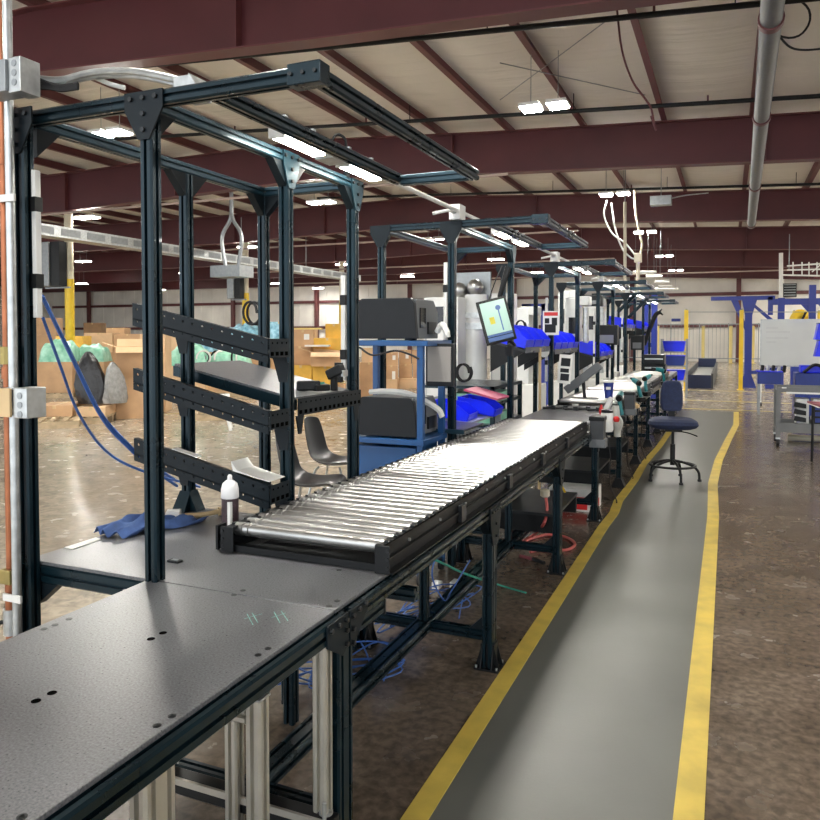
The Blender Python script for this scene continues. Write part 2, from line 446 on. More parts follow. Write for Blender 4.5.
MB().extr((-1.685, 1.895, .16), (-1.065, 1.895, .16), .05, .1).build('lower_crossbar', 'frame', fb)
MB().extr((-1.685, -.3, .16), (-1.065, -.3, .16), .05, .1).build('lower_crossbar', 'frame', fb)
MB().extr((-1.38, -.25, .66), (-1.38, 1.85, .66), .05, .05).build('inner_rail', 'frame', fb)
gp = MB().prism([(1.775,.792),(1.9,.792),(1.9,.7),(1.865,.675),(1.775,.73)], 'x', -1.014, -1.008).build('joint_plate', 'framedark', fb, bev=.001)
for y, z in ((1.79,.775),(1.835,.775),(1.88,.775),(1.88,.745),(1.88,.705)):
    MB().cyl((-1.008, y, z), (-.998, y, z), .0075, n=10).build('bolt', 'blackmetal', gp)
gp = MB().prism([(1.905,.792),(2.02,.792),(2.02,.762),(1.95,.70),(1.935,.675),(1.905,.69)], 'x', -1.014, -1.006).build('joint_plate', 'framedark', fb, bev=.001)
for y, z in ((1.92,.775),(1.96,.78),(2.0,.785),(1.92,.735),(1.92,.695)):
    MB().cyl((-1.006, y, z), (-.997, y, z), .0075, n=10).build('bolt', 'blackmetal', gp)
# ---- silver aluminium stand under the table
ss = thing('aluminum_stand', 'bare silver aluminium profile stand below the front edge of the black workbench', 'stand', (-1.15, 1.4, 0))
MB().extr((-1.05, 1.5, 0), (-1.05, 1.5, .712), .045, .045, (0,1,0)).build('leg', 'silver', ss)
MB().box(-1.0735, -1.0265, 1.4765, 1.5235, .712, .718).build('end_cap', 'galv', ss, bev=.001)
MB().extr((-1.04, 1.8, .255), (-1.04, 1.8, .73), .045, .045, (0,1,0)).build('leg', 'silver', ss)
MB().extr((-1.05, 1.14, 0), (-1.05, 1.14, .73), .045, .09, (0,1,0)).build('leg', 'silver', ss)
MB().extr((-1.05, .98, 0), (-1.05, .98, .73), .045, .045, (0,1,0)).build('leg', 'silver', ss)
MB().extr((-1.32, 1.77, .0), (-1.32, 1.77, .62), .045, .045, (0,1,0)).build('leg', 'silver', ss)
MB().extr((-1.28, 1.5, .67), (-1.0725, 1.5, .67), .045, .045).build('crossbar', 'silver', ss)
MB().extr((-1.6, 1.5, .25), (-1.6, 1.5, .62), .045, .045, (0,1,0)).build('leg', 'silver', ss)
bb = thing('leveling_bar', 'black lower bar with silver top edge under the workbench', 'bar', (-1.4, 1.8, 0))
MB().box(-1.68, -1.0, 1.775, 1.825, .19, .24).build('bar', 'blackmetal', bb, bev=.003)
MB().box(-1.68, -1.0, 1.765, 1.774, .225, .245).build('top_edge', 'silver', bb)
MB().cyl((-1.03, 1.8, .246), (-1.03, 1.8, .256), .02, n=12).build('leveling_foot', 'galv', bb)
MB().cyl((-1.015, 1.765, .247), (-1.015, 1.765, .3), .006, n=8).build('leveling_screw', 'galv', bb)
for x in (-1.66, -1.02): MB().box(x-.02, x+.02, 1.78, 1.82, 0, .19).build('leg', 'blackmetal', bb)
sb = thing('sliding_bracket', 'dark angled end bracket on a rail slung below the tabletop', 'bracket', (-1.25, 1.75, .6))
MB().obox(Matrix.Translation((-1.27, 1.72, .612)) @ Matrix.Rotation(R(4), 4, 'Z'), .09, .1, .075).build('bracket_block', 'frame', sb, bev=.004)
MB().prism([(1.67,.56),(1.78,.575),(1.78,.655),(1.66,.655)], 'x', -1.222, -1.212).build('bracket_plate', 'frame', sb)
MB().extr((-1.27, 1.78, .615), (-1.27, 3.3, .615), .05, .05).build('rail', 'frame', sb)

# ================================================================= CONVEYOR STAND (aluminium benches carrying the line)
def foot(x, y, par, m='black'):
    f = MB().box(x-.06, x+.06, y-.06, y+.06, 0, .009).build('foot_plate', m, par)
    g = MB().box(x-.034, x+.034, y-.034, y+.034, .009, .12)
    for s in (-1, 1):
        for o in (-.03, .024):
            g.prism([(x+s*.034, .009), (x+s*.06, .009), (x+s*.034, .1)], 'y', y+o, y+o+.006)
            g.prism([(y+s*.034, .009), (y+s*.06, .009), (y+s*.034, .1)], 'x', x+o, x+o+.006)
    g.build('foot_gusset', m, f)
    for sx in (-1, 1):
        for sy in (-1, 1):
            MB().cyl((x+sx*.05, y+sy*.05, .009), (x+sx*.05, y+sy*.05, .02), .006, n=8).build('anchor_bolt', 'galv', f)
def gus(par, x, y, z, dx, dy, s=.07, m='frame', w=.04):
    # triangular corner gusset below/above a beam
    if dx: MB().prism([(x, z), (x+dx*s, z), (x, z-s)] if s > 0 else [(x, z), (x-dx*s, z), (x, z-s)], 'y', y-w/2, y+w/2).build('corner_gusset', 'framedark', par)
    else: MB().prism([(y, z), (y+dy*abs(s), z), (y, z-s)], 'x', x-w/2, x+w/2).build('corner_gusset', 'framedark', par)
cs = thing('conveyor_stand', 'dark teal aluminium stand carrying the long silver roller conveyor', 'conveyor stand', (-1.375, 4.2, 0))
XR, XM, XL = -1.04, -1.38, -1.71
CY = (3.4, 4.95, 6.48)
MB().extr((XR, 1.94, .762), (XR, 6.55, .762), .05, .05).build('long_beam', 'frame', cs)
MB().extr((XL, 2.77, .762), (XL, 6.55, .762), .05, .05).build('long_beam', 'frame', cs)
MB().extr((XM, 1.93, .155), (XM, 6.5, .155), .09, .05).build('lower_rail', 'frame', cs)
MB().extr((-1.055, 1.95, .708), (-1.055, 2.19, .708), .05, .05).build('short_beam', 'frame', cs)
MB().box(-1.083, -1.027, 2.19, 2.198, .68, .736).build('beam_end_cap', 'blackmetal', cs)
for y in CY:
    MB().extr((XR, y, .01), (XR, y, .736), .05, .09, (0,1,0)).build('leg', 'frame', cs)
    MB().extr((XL, y, .01), (XL, y, .736), .05, .09, (0,1,0)).build('leg', 'frame', cs)
    foot(XR, y, cs); foot(XL, y, cs)
    MB().extr((XL+.025, y, .155), (XM-.046, y, .155), .05, .05).build('crossbar', 'frame', cs)
    MB().extr((XM+.046, y, .155), (XR-.025, y, .155), .05, .05).build('crossbar', 'frame', cs)
    MB().extr((XL+.025, y, .665), (XR-.025, y, .665), .045, .045).build('crossbar', 'frame', cs)
    MB().extr((XM, y, .18), (XM, y, .64), .045, .045, (0,1,0)).build('middle_post', 'frame', cs)
    gus(cs, XR-.025, y, .18, -1, 0, -.07); gus(cs, XR, y-.045, .736, 0, -1, .08); gus(cs, XR, y+.045, .736, 0, 1, .08)
    p = MB().prism([(y-.085, .785), (y+.085, .785), (y+.085, .72), (y+.04, .6), (y-.04, .6), (y-.085, .72)], 'x', XR+.0255, XR+.031).build('joint_plate', 'framedark', cs)
    for a, b in ((-.06,.765),(-.02,.765),(.02,.765),(.06,.765),(0,.7),(0,.64)):
        MB().cyl((XR+.031, y+a, b), (XR+.04, y+a, b), .0075, n=10).build('bolt', 'blackmetal', p)
# extra inner leg seen behind the first leg
MB().extr((XM-.24, 2.55, .02), (XM-.24, 2.55, .6), .05, .05, (0,1,0)).build('middle_post', 'frame', cs)
MB().extr((-1.68, 2.56, .62), (-1.07, 2.56, .62), .05, .05).build('crossbar', 'frame', cs)
MB().extr((-1.5, 2.9, .63), (-1.5, 6.4, .63), .05, .05).build('long_beam', 'frame', cs)

# ================================================================= ROLLER CONVEYOR
def conveyor(y0, y1, label, z0=.802, xl=-1.69, xr=-1.045, full=True, group=None):
    c = thing('roller_conveyor', label, 'conveyor', ((xl+xr)/2, y0, z0), group)
    h = .095
    for x, s in ((xr, 1), (xl, -1)):
        xo = x+s*.0
        web = MB().box(min(x, x-s*.004), max(x, x-s*.004), y0, y1, z0, z0+h)
        web.box(min(x, x-s*.035), max(x, x-s*.035), y0, y1, z0+h-.004, z0+h)
        web.box(min(x, x+s*.03), max(x, x+s*.03), y0, y1, z0, z0+.004)
        web.box(min(x, x+s*.012), max(x, x+s*.012), y0, y1, z0+.04, z0+.05)
        r_ = web.build('side_rail', 'black', c)
        if full:
            b = MB().box(min(x-s*.035, x+s*.02), max(x-s*.035, x+s*.02), y0-.006, y0, z0, z0+h).build('end_bracket', 'black', c, bev=.002)
            for zz in (.02, .05, .078): MB().cyl((x+s*.012, y0-.01, z0+zz), (x+s*.012, y0-.005, z0+zz), .006, n=8).build('bolt', 'blackmetal', b)
            yy = y0+.2
            while yy < y1 and s > 0:
                MB().cyl((x+.001, yy, z0+.066), (x+.008, yy, z0+.066), .006, n=8).build('bolt', 'galv', r_)
                yy += .31
            yy = y0+.75
            while yy < y1-.2 and s > 0:
                MB().box(x+.004, x+.022, yy-.03, yy+.03, z0+.005, z0+.075).build('splice_bracket', 'blackmetal', r_); yy += .75
    # toothed comb of roller-end caps along both rails
    n = int((y1-y0-.04)/.0745)
    rol = None
    for i in range(n):
        y = y0+.045+i*.0745
        if rol is None:
            m = MB(); r = .0245; a, b = xl+.014, xr-.014
            prof = [(a, .012), (a+.004, r)]
            if full: prof += [(a+.035, r), (a+.037, r-.005), (a+.043, r-.005), (a+.045, r), (a+.063, r), (a+.065, r-.005), (a+.071, r-.005), (a+.073, r)]
            prof += [(b-.004, r), (b, .012)]
            k = 20 if full else 10; vs = []
            for xx, rr in prof:
                for j in range(k):
                    t = 2*math.pi*j/k; vs.append((xx, y+rr*math.cos(t), z0+.079+rr*math.sin(t)))
            fs = [(q*k+j, q*k+(j+1) % k, q*k+k+(j+1) % k, q*k+k+j) for q in range(len(prof)-1) for j in range(k)]
            fs += [tuple(range(k)), tuple(range((len(prof)-1)*k, len(prof)*k))]
            m.add(vs, fs); rol = m.build('roller', 'roller', c, smooth=True); base = y
            if full:
                cap = MB().box(xl+.002, xl+.016, y-.012, y+.012, z0+.06, z0+h+.006).box(xr-.016, xr-.002, y-.012, y+.012, z0+.06, z0+h+.006)
                cap.build('axle_caps', 'blackmetal', rol)
        else:
            q = dup(rol, c); q.location = (0, y-base, 0)
    MB().box(xl, xr, y0+.01, y0+.04, z0+.001, z0+.025).build('end_crossbar', 'black', c)
    MB().box(xl, xr, y1-.04, y1-.01, z0+.001, z0+.025).build('end_crossbar', 'black', c)
    if full:
        t = MB().box(xl+.1, xr-.05, y0+.03, y1-.03, z0+.008, z0+.02).build('drive_tray', 'black', c)
        b = MB().box(xl-.05, xl-.01, y0+.02, y0+.05, z0+.005, z0+.03).box(xl-.05, xl-.01, y0+.02, y0+.05, z0+.055, z0+.08).box(xl-.055, xl-.045, y0+.01, y0+.06, z0, z0+.09)
        b.build('left_end_bracket', 'black', c)
    return c
conveyor(2.225, 6.1, 'long silver roller conveyor with black side rails starting at the end of the black workbench')

# ================================================================= WORKSTATION FRAMES
FX0, FX1, FCI, FCO, FZ = -2.265, -1.735, -1.49, -1.105, 2.35
def trap(par, x, y, z, face='y', s=1, w=.155, bolts=True):
    # trapezoid plate with bolts on a post head
    pts = [(-w/2, .022), (w/2, .022), (w/2, -.035), (.022, -.13), (-.022, -.13), (-w/2, -.035)]
    if face == 'y':
        p = MB().prism([(x+a, z+b) for a, b in pts], 'y', y, y+s*.006).build('joint_plate', 'framedark', par)
    else:
        p = MB().prism([(y+a, z+b) for a, b in pts], 'x', x, x+s*.006).build('joint_plate', 'frame_blue', par)
    if bolts:
        for a, b in ((-.05, 0), (0, 0), (.05, 0), (0, -.05), (0, -.1)):
            if face == 'y': MB().cyl((x+a, y+s*.006, z+b), (x+a, y+s*.014, z+b), .008, n=10).build('bolt', 'blackmetal', p)
            else: MB().cyl((x+s*.006, y+a, z+b), (x+s*.014, y+a, z+b), .008, n=10).build('bolt', 'blackmetal', p)
def ws_frame(y0, ys, label, first=False, group=None):
    f = thing('workstation_frame', label, 'workstation frame', ((FX0+FX1)/2, y0, 0), group)
    w = .048; ye = ys[-1]
    for i, y in enumerate(ys):
        zb0 = .005
        for j, x in enumerate((FX0, FX1)):
            zb = .80 if (first and ((x == FX1 and i == 0) or (x == FX0 and i == 1))) else zb0
            xx, yy = x, y
            if first and i == 0 and j == 0: xx = FX0+.02; yy = y-.03
            if first and i == 0 and j == 1: xx = FX1+.024
            MB().extr((xx, yy, zb), (xx, yy, FZ-.026), w+.002, w+.002, (0,1,0)).build('post', 'frame', f)
            if zb > .5 and i: # table foot with gussets
                g = MB()
                for s in (-1, 1): g.prism([(x+s*.025, .801), (x+s*.07, .801), (x+s*.025, .89)], 'y', y-.03, y+.03)
                g.prism([(y-.025, .801), (y-.07, .801), (y-.025, .89)], 'x', x-.03, x+.03)
                g.build('post_foot', 'frame', f)
    # top
    yb = ys[0]-.028
    MB().extr((FX0-.03, ys[0], FZ), (FCO-.075, ys[0], FZ), w, w).build('cross_beam', 'frame', f)
    hd = MB().box(FCO-.075, FCO+.035, ys[0]-.03, ys[0]+.03, FZ-.031, FZ+.031).build('corner_block', 'frame', f, bev=.003)
    for xx in (FCO-.06, FCO-.02, FCO+.02): MB().cyl((xx, ys[0]-.03, FZ), (xx, ys[0]-.037, FZ), .006, n=8).build('bolt', 'blackmetal', hd)
    for x, m in ((FX0, 'frame_blue'), (FX1, 'frame_blue')):
        MB().extr((x, ys[0]+.024, FZ), (x, ye+.025, FZ), w, w).build('long_beam', m, f)
    MB().extr((FCI, ys[0]+.024, FZ+.01), (FCI, ye+.03, FZ+.01), w, w).build('canopy_beam', 'frame', f)
    MB().extr((FCO, ys[0]+.03, FZ), (FCO, ye+.03, FZ), w, w).build('canopy_beam', 'frame', f)
    MB().extr((FCI+.024, ye+.005, FZ), (FCO-.024, ye+.005, FZ), w, w).build('canopy_beam', 'frame_blue', f)
    MB().extr((FX0+.024, ye, FZ), (FX1-.024, ye, FZ), w, w).build('cross_beam', 'frame_blue', f)
    trap(f, FX1+(.024 if first else 0), ys[0]-.0255, FZ, 'y', -1, bolts=first)
    trap(f, FX0+(.02 if first else 0), ys[0]-(.056 if first else .0245), FZ, 'y', -1, bolts=first)
    for y in ys[1:]: trap(f, FX1+.0245, y, FZ, 'x', 1, w=.12, bolts=first)
    for i, y in enumerate(ys):
        for x in (FX0, FX1):
            if i: gus(f, x, y-.025, FZ-.024, 0, -1, .1)
            if y != ye: gus(f, x, y+.025, FZ-.024, 0, 1, .1)
        if i == len(ys)-1: gus(f, FX0+.025, y, FZ-.024, 1, 0, .1); gus(f, FX1-.025, y, FZ-.024, -1, 0, -.1)
    return f
F1 = ws_frame(1.88, [1.88, 2.71, 3.32], 'nearest dark teal aluminium workstation frame, over the black workbench and the conveyor start', True)
F2 = ws_frame(4.78, [4.78, 6.27], 'second dark teal workstation frame along the roller conveyor, with the tilted tablet on its post')
FRAMES = {1: F1, 2: F2}
ord_ = {3: ('third', 'carrying the red-headed paper sign'), 4: ('fourth', 'past the paper signs'), 5: ('fifth', 'with diagonal brace arms'), 6: ('sixth', 'at the far end')}
for k in range(3, 7):
    FRAMES[k] = dup(F2, loc=((FX0+FX1)/2, 4.78+3.1*(k-2), 0), label='%s dark teal workstation frame from the front, %s' % ord_[k])
for k in range(1, 7): FRAMES[k]['group'] = 'workstation frames along the line'

# task lights under the canopies
def tlight(y0, y1, x=-1.58, z=2.37, label=''):
    t = thing('task_light', label, 'light', (x, y0, z))
    MB().box(x-.035, x+.035, y0, y1, z+.01, z+.045).build('housing', 'white', t, bev=.004)
    MB().box(x-.03, x+.03, y0+.012, y1-.012, z-.025, z+.01).build('diffuser', 'tasklamp', t, bev=.008)
    MB().box(x-.033, x+.033, y0, y0+.012, z-.025, z+.012).build('end_cap', 'white', t)
    MB().box(x-.033, x+.033, y1-.012, y1, z-.025, z+.012).build('end_cap', 'white', t)
    for yy in (y0+.06, y1-.06): MB().box(x-.01, x+.01, yy-.01, yy+.01, z+.045, z+.075).build('hanger_clip', 'galv', t)
    return t
names = ['nearest', 'second', 'third', 'fourth', 'fifth', 'sixth']
T1 = tlight(2.40, 2.73, label='bright task light under the nearest frame canopy, left of the small grey wiring box')
tlight(2.925, 3.27, label='bright task light under the nearest frame canopy, right of the small grey wiring box')
for k in range(2, 7):
    yb = 4.78+3.1*(k-2)
    a = dup(T1, loc=(-1.58, yb+.5, 2.37), label='nearer task light under the %s workstation frame' % names[k-1])
    b = dup(T1, loc=(-1.58, yb+1.05, 2.37), label='farther task light under the %s workstation frame' % names[k-1])
bx = thing('wiring_box', 'small grey wiring box between the two nearest task lights', 'electrical box', (-1.58, 2.83, 2.35))
MB().box(-1.625, -1.535, 2.765, 2.89, 2.345, 2.405).build('box_body', 'galv', bx, bev=.003)
MB().tube([(-1.57, 2.79, 2.4), (-1.54, 2.8, 2.45), (-1.52, 2.84, 2.44), (-1.53, 2.87, 2.4)], .006).build('cable', 'rubber', bx, smooth=True)
# overhead conduit along the line
cd = thing('conduit', 'white overhead conduit running along the tops of the workstation frames', 'conduit', (-1.62, 3, 2.4))
MB().cyl((-1.62, 1.95, 2.41), (-1.62, 2.76, 2.41), .016, n=10).build('conduit_run', 'white', cd, smooth=True)
MB().cyl((-1.62, 3.3, 2.4), (-1.68, 4.72, 2.435), .014, n=10).build('conduit_run', 'white', cd, smooth=True)
for k in range(2, 6):
    y = 4.86+3.1*(k-2); MB().cyl((-1.68, y, 2.435), (-1.68, y+2.92, 2.435), .014, n=8).build('conduit_run', 'white', cd, smooth=True)
for k in range(2, 7):
    y = 4.78+3.1*(k-2)
    b = thing('junction_box', 'white junction box on top of the front post of the %s workstation frame' % names[k-1], 'electrical box', (-1.7, y, 2.376), 'junction boxes on the frame tops')
    MB().box(-1.74, -1.66, y-.055, y+.065, 2.376, 2.48).build('box_body', 'white', b, bev=.006)
    MB().cyl((-1.7, y-.056, 2.43), (-1.7, y-.1, 2.43), .018, n=10).build('conduit_hub', 'galv', b)
    MB().tube([(-1.7, y-.1, 2.43), (-1.72, y-.16, 2.42), (-1.8, y-.2, 2.4)], .012, 6).build('elbow', 'white', b, smooth=True)
# bundle of silver conduits arching from the left post box to the frame
cb = thing('conduit_bundle', 'silver conduits arching over the nearest frame from the metal box at far left', 'conduit', (-1.9, 1.8, 2.4))
def gy(x, y, Y): return GY(x, y, Y)
MB().tube([gy(30,78,1.78), gy(60,80,1.85), gy(90,73,1.9), gy(125,71,1.95), gy(150,74,1.97), gy(178,80,1.98)], .012).build('conduit_run', 'galv', cb, smooth=True)
MB().tube([gy(60,84,1.88), gy(90,77,1.93), gy(125,75,1.99), gy(150,78,2.01), gy(178,84,2.01)], .012).build('conduit_run', 'galv', cb, smooth=True)
MB().tube([gy(96,78,1.96), gy(110,84,1.98), gy(125,88,2.0)], .008).build('conduit_run', 'white', cb, smooth=True)
cl = MB()
for i in range(5):
    cl.tube([gy(28,82-i,1.76), gy(36,79+2*i,1.78), gy(50,84+i,1.8), gy(62,86+i,1.81), gy(78,84+i,1.82)], .007, 6)
single('cable_bundle', cl, 'rubber', 'bundle of black cables leaving the metal box over the far-left post', 'cable', smooth=True)
jb = thing('junction_box', 'small steel junction box on the crossbeam behind the second post head', 'electrical box', (-1.62, 1.93, 2.376))
MB().box(-1.67, -1.6, 1.94, 2.05, 2.376, 2.44).build('box_body', 'galv', jb, bev=.003)
MB().prism([(-1.6, 2.376), (-1.55, 2.376), (-1.6, 2.44)], 'y', 1.93, 2.03).build('box_lid', 'galv', jb)

# far-left riser: copper pipe, conduit, boxes
cp = thing('copper_pipe', 'vertical copper pipe with valves at the far left edge', 'pipe', (-2.3, 1.78, 0))
MB().cyl((-2.28, 1.8, 0), (-2.28, 1.8, 3.6), .014, n=14).build('pipe', 'copper', cp, smooth=True)
for z in (2.2, 1.53, 1.47, .73, .66, .55): MB().cyl((-2.28, 1.8, z-.02), (-2.28, 1.8, z+.02), .019, n=14).build('fitting', 'copper', cp, smooth=True)
v = MB().cyl((-2.28, 1.8, .56), (-2.28, 1.8, .65), .026, n=12).build('valve', 'galv', cp, smooth=True)
MB().cyl((-2.29, 1.79, .605), (-2.33, 1.75, .605), .008, n=8).build('valve_handle', 'blackmetal', v)
MB().cyl((-2.28, 1.8, 1.5), (-2.28, 1.8, 1.56), .024, n=12).build('valve', 'brassdull', cp)
MB().box(-2.305, -2.255, 1.775, 1.825, .74, .79).build('valve', 'brassdull', cp, bev=.003)
cn = thing('riser_conduit', 'vertical grey steel conduit beside the copper pipe at far left', 'conduit', (-2.238, 1.79, 0))
MB().cyl((-2.238, 1.79, 0), (-2.238, 1.79, 3.6), .0155, n=14).build('pipe', 'galv', cn, smooth=True)
for z in (2.06, .7): MB().box(-2.28, -2.195, 1.768, 1.776, z-.012, z+.012).build('strap', 'white', cn)
jb = thing('junction_box', 'steel junction box with knockouts high on the far-left conduit', 'electrical box', (-2.24, 1.76, 2.37))
MB().box(-2.23, -2.115, 1.68, 1.76, 2.375, 2.475).build('box_body', 'steelgrey', jb, bev=.002)
MB().box(-2.113, -2.06, 1.69, 1.765, 2.37, 2.48).build('box_side', 'galv', jb, bev=.002)
for z in (2.4, 2.43, 2.46): MB().cyl((-2.087, 1.69, z), (-2.087, 1.688, z), .011, n=12).build('knockout', 'steelgrey', jb)
ob = thing('outlet_box', 'beige-faced steel outlet box halfway up the far-left conduit', 'electrical box', (-2.24, 1.76, 1.32))
MB().box(-2.23, -2.12, 1.68, 1.69, 1.335, 1.428).build('cover_plate', 'tan', ob, bev=.002)
MB().box(-2.225, -2.125, 1.69, 1.76, 1.34, 1.424).build('box_body', 'galv', ob)
MB().box(-2.117, -2.055, 1.69, 1.765, 1.332, 1.43).build('box_side', 'galv', ob, bev=.003)
for z in (1.345, 1.375, 1.405): MB().cyl((-2.086, 1.69, z), (-2.086, 1.688, z), .011, n=12).build('knockout', 'steelgrey', ob)
MB().cyl((-2.18, 1.68, 1.38), (-2.18, 1.676, 1.38), .012, n=12).build('receptacle', 'blackmetal', ob)

# white power strips on posts
def pstrip(x, y, z0, z1, label):
    t = thing('power_strip', label, 'power strip', (x, y, z0), 'white power strips on the frame posts')
    MB().box(x-.013, x+.013, y-.012, y+.012, z0, z1).build('strip_body', 'white', t, bev=.003)
    h = z1-z0
    for q in (.2, .72): MB().box(x-.016, x+.016, y-.016, y+.016, z0+h*q, z0+h*q+.05).build('clamp', 'black', t)
    return t
pstrip(-2.215, 1.87, 1.66, 2.17, 'white power strip on the far-left frame post')
pstrip(-1.79, 3.33, 1.37, 1.9, 'white power strip on the third front post, left of the printers')
pstrip(-1.795, 4.82, 1.37, 2.1, 'white power strip on the second frame front post')
for k in (3, 4, 5): pstrip(-1.795, 4.82+3.1*(k-2), 1.1, 2.0, 'white power strip on the %s frame front post' % names[k-1])

# ================================================================= GRAVITY TRAYS
def perf_x(par, x0, x1, y, z0, z1, h, t=.004, nm='side_plate', lip=True):
    # perforated sloping side plate along X
    n = 14; m = MB()
    def P(a, b, yy):  # a along, b down from the top edge
        return (x0+(x1-x0)*a, yy, z0+(z1-z0)*a-b)
    L_ = abs(x1-x0)
    bands = [(0, .012, 0), (.012, .032, .0062), (.032, h-.034, 0), (h-.034, h-.014, .005), (h-.014, h, 0)]
    for b0, b1, rr in bands:
        if not rr:
            m.add([P(0,b0,y),P(1,b0,y),P(1,b1,y),P(0,b1,y),P(0,b0,y+t),P(1,b0,y+t),P(1,b1,y+t),P(0,b1,y+t)], [(0,1,2,3),(7,6,5,4),(0,4,5,1),(3,2,6,7)]); continue
        for i in range(n):
            a0, a1 = i/n, (i+1)/n; ac, bc = (a0+a1)/2, (b0+b1)/2
            outer = [(a0,b0),(ac,b0),(a1,b0),(a1,bc),(a1,b1),(ac,b1),(a0,b1),(a0,bc)]
            inner = [(ac+rr/L_*math.cos(q), bc+rr*math.sin(q)) for q in [math.pi*(-.75+.25*k) for k in range(8)]]
            vs = [P(p, q, y) for p, q in outer]+[P(p, q, y) for p, q in inner]+[P(p, q, y+t) for p, q in outer]+[P(p, q, y+t) for p, q in inner]
            fs = []
            for k in range(8):
                k2 = (k+1) % 8; fs += [(k, k2, 8+k2, 8+k), (16+k2, 16+k, 24+k, 24+k2), (8+k, 8+k2, 24+k2, 24+k)]
            m.add(vs, fs)
    o = m.build(nm, 'framedark', par)
    if lip: MB().prism([(x0, z0-.004), (x1, z1-.004), (x1, z1), (x0, z0)], 'y', y+t, y+.028).build('plate_lip', 'framedark', o)
    return o
mat('holebright', (.72, .7, .66), .5, noise=(5, .1))
def end_x(par, y0, y1, x, z, h=.078):
    p = MB().box(x-.004, x, y0, y1, z-h, z).build('end_plate', 'framedark', par)
    n = max(4, int((y1-y0)/.042))
    for i in range(n):
        yy = y0+(y1-y0)*(i+.5)/n
        MB().cyl((x-.001, yy, z-.018), (x+.001, yy, z-.018), .0045, n=8).build('hole', 'hole', p)
        MB().box(x-.001, x+.0012, yy-.012, yy+.009, z-h+.008, z-h+.024).build('slot', 'hole', p)
for (z1, slope, h, lb, extra) in ((1.585, .22, .1, 'top', None), (1.29, .23, .095, 'middle', 'belt'), (.985, .22, .1, 'bottom', 'paper')):
    t = thing('gravity_tray', '%s perforated dark tray sloping between the frame posts above the workbench' % lb, 'tray', (-2.0, 2.6, z1-h), 'gravity trays of the nearest workstation')
    x0, x1 = -2.425, -1.715; z0 = z1+slope*(x1-x0)
    perf_x(t, x0, x1, 2.54, z0, z1, h, lip=True)
    o = MB().prism([(x0, z0-h), (x1, z1-h), (x1, z1-.045), (x0, z0-.045)], 'y', 2.676, 2.68).build('side_plate', 'framedark', t)
    MB().prism([(x0, z0-h+.03), (x1, z1-h+.03), (x1, z1-h+.034), (x0, z0-h+.034)], 'y', 2.54, 2.68).build('tray_floor', 'blackmetal' if lb != 'middle' else 'mat', t)
    end_x(t, 2.54, 2.68, -1.705, z1)
    for x in (FX0, FX1):
        zz = z1+slope*(x1-x)-h
        MB().prism([(x-.05, zz+slope*.05), (x+.03, zz-slope*.03), (x+.02, zz-.09), (x-.02, zz-.09)], 'y', 2.679, 2.684).build('support_bracket', 'framedark', t)
    if lb == 'bottom':
        single('paper_sheet', MB().prism([(-1.9, 1.03), (-1.72, .998), (-1.72, 1.0), (-1.8, 1.016), (-1.88, 1.035), (-1.91, 1.07)], 'y', 2.55, 2.67), 'paper', 'curled white paper lying on the low end of the bottom tray', 'paper')
        single('paper_label', MB().prism([(-2.23, 1.1), (-2.1, 1.073), (-2.1, 1.076), (-2.23, 1.103)], 'y', 2.56, 2.6), 'paper', 'white label strip lying on the upper part of the bottom tray', 'label')
# the wide tray with its grey rubber top
t = thing('wide_tray', 'wide sloping tray with grey rubber top between the nearest frame posts', 'tray', (-2.05, 3.0, 1.2))
x0, x1 = -2.4, -1.74; s = .21; z1 = 1.33; z0 = z1+s*(x1-x0)
MB().prism([(x0, z0-.012), (x1, z1-.012), (x1, z1-.004), (x0, z0-.004)], 'y', 2.78, 3.29).build('rubber_top', 'mat', t)
MB().prism([(x0, z0-.06), (x1, z1-.06), (x1, z1-.013), (x0, z0-.013)], 'y', 2.77, 2.8).build('side_rail', 'frame', t)
MB().prism([(x0, z0-.06), (x1, z1-.06), (x1, z1-.013), (x0, z0-.013)], 'y', 3.265, 3.29).build('side_rail', 'frame', t)
end_x(t, 2.745, 3.34, -1.7, 1.325, .075)
for y in (2.77, 3.3): MB().prism([(y-.03, 1.25), (y+.03, 1.25), (y+.01, 1.17), (y-.01, 1.17)], 'x', -1.712, -1.705).build('support_bracket', 'framedark', t)
# ================================================================= FAR BENCHES OF THE LINE
def bench(y, label):
    t = thing('line_bench', label, 'bench', (-1.375, y, 0), 'benches along the line')
    for x in (XR, XL):
        MB().extr((x, y+.03, .755), (x, y+1.52, .755), .05, .07).build('long_beam', 'frame', t)
        MB().extr((x, y+1.48, .01), (x, y+1.48, .715), .05, .07, (0,1,0)).build('leg', 'frame', t)
        MB().prism([(x-.07, 0), (x+.07, 0), (x+.03, .1), (x-.03, .1)], 'y', y+1.42, y+1.54).build('foot', 'black', t)
    MB().extr((XM, y+.03, .155), (XM, y+1.5, .155), .07, .05).build('lower_rail', 'frame', t)
    for z in (.155, .66): MB().extr((XL+.03, y+1.48, z), (XR-.03, y+1.48, z), .05, .05).build('crossbar', 'frame', t)
    MB().box(-1.73, -1.03, y+.02, y+1.53, .79, .802).build('bench_top', 'mat', t)
    return t
B0 = bench(6.54, 'dark line bench just past the long roller conveyor, hung with tools')
bl = {1: 'second tool-hung bench of the line, left of the navy chair back', 2: 'third bench past the roller conveyor, level with the blue cup', 3: 'fourth bench past the roller conveyor, deep in the line', 4: 'fifth bench past the roller conveyor, deep in the line', 5: 'sixth bench past the roller conveyor, near the line end', 6: 'last bench at the far end of the line'}
for k in range(1, 7): dup(B0, loc=(-1.375, 6.54+1.55*k, 0), label=bl[k])
for o in list(B0.children): pass
C2 = conveyor(8.0, 9.6, 'short white-looking roller conveyor just behind the grey mat, by the blue cup', full=False)
dup(C2, loc=(-1.3675, 9.85, .802), label='short roller conveyor second past the grey mat')
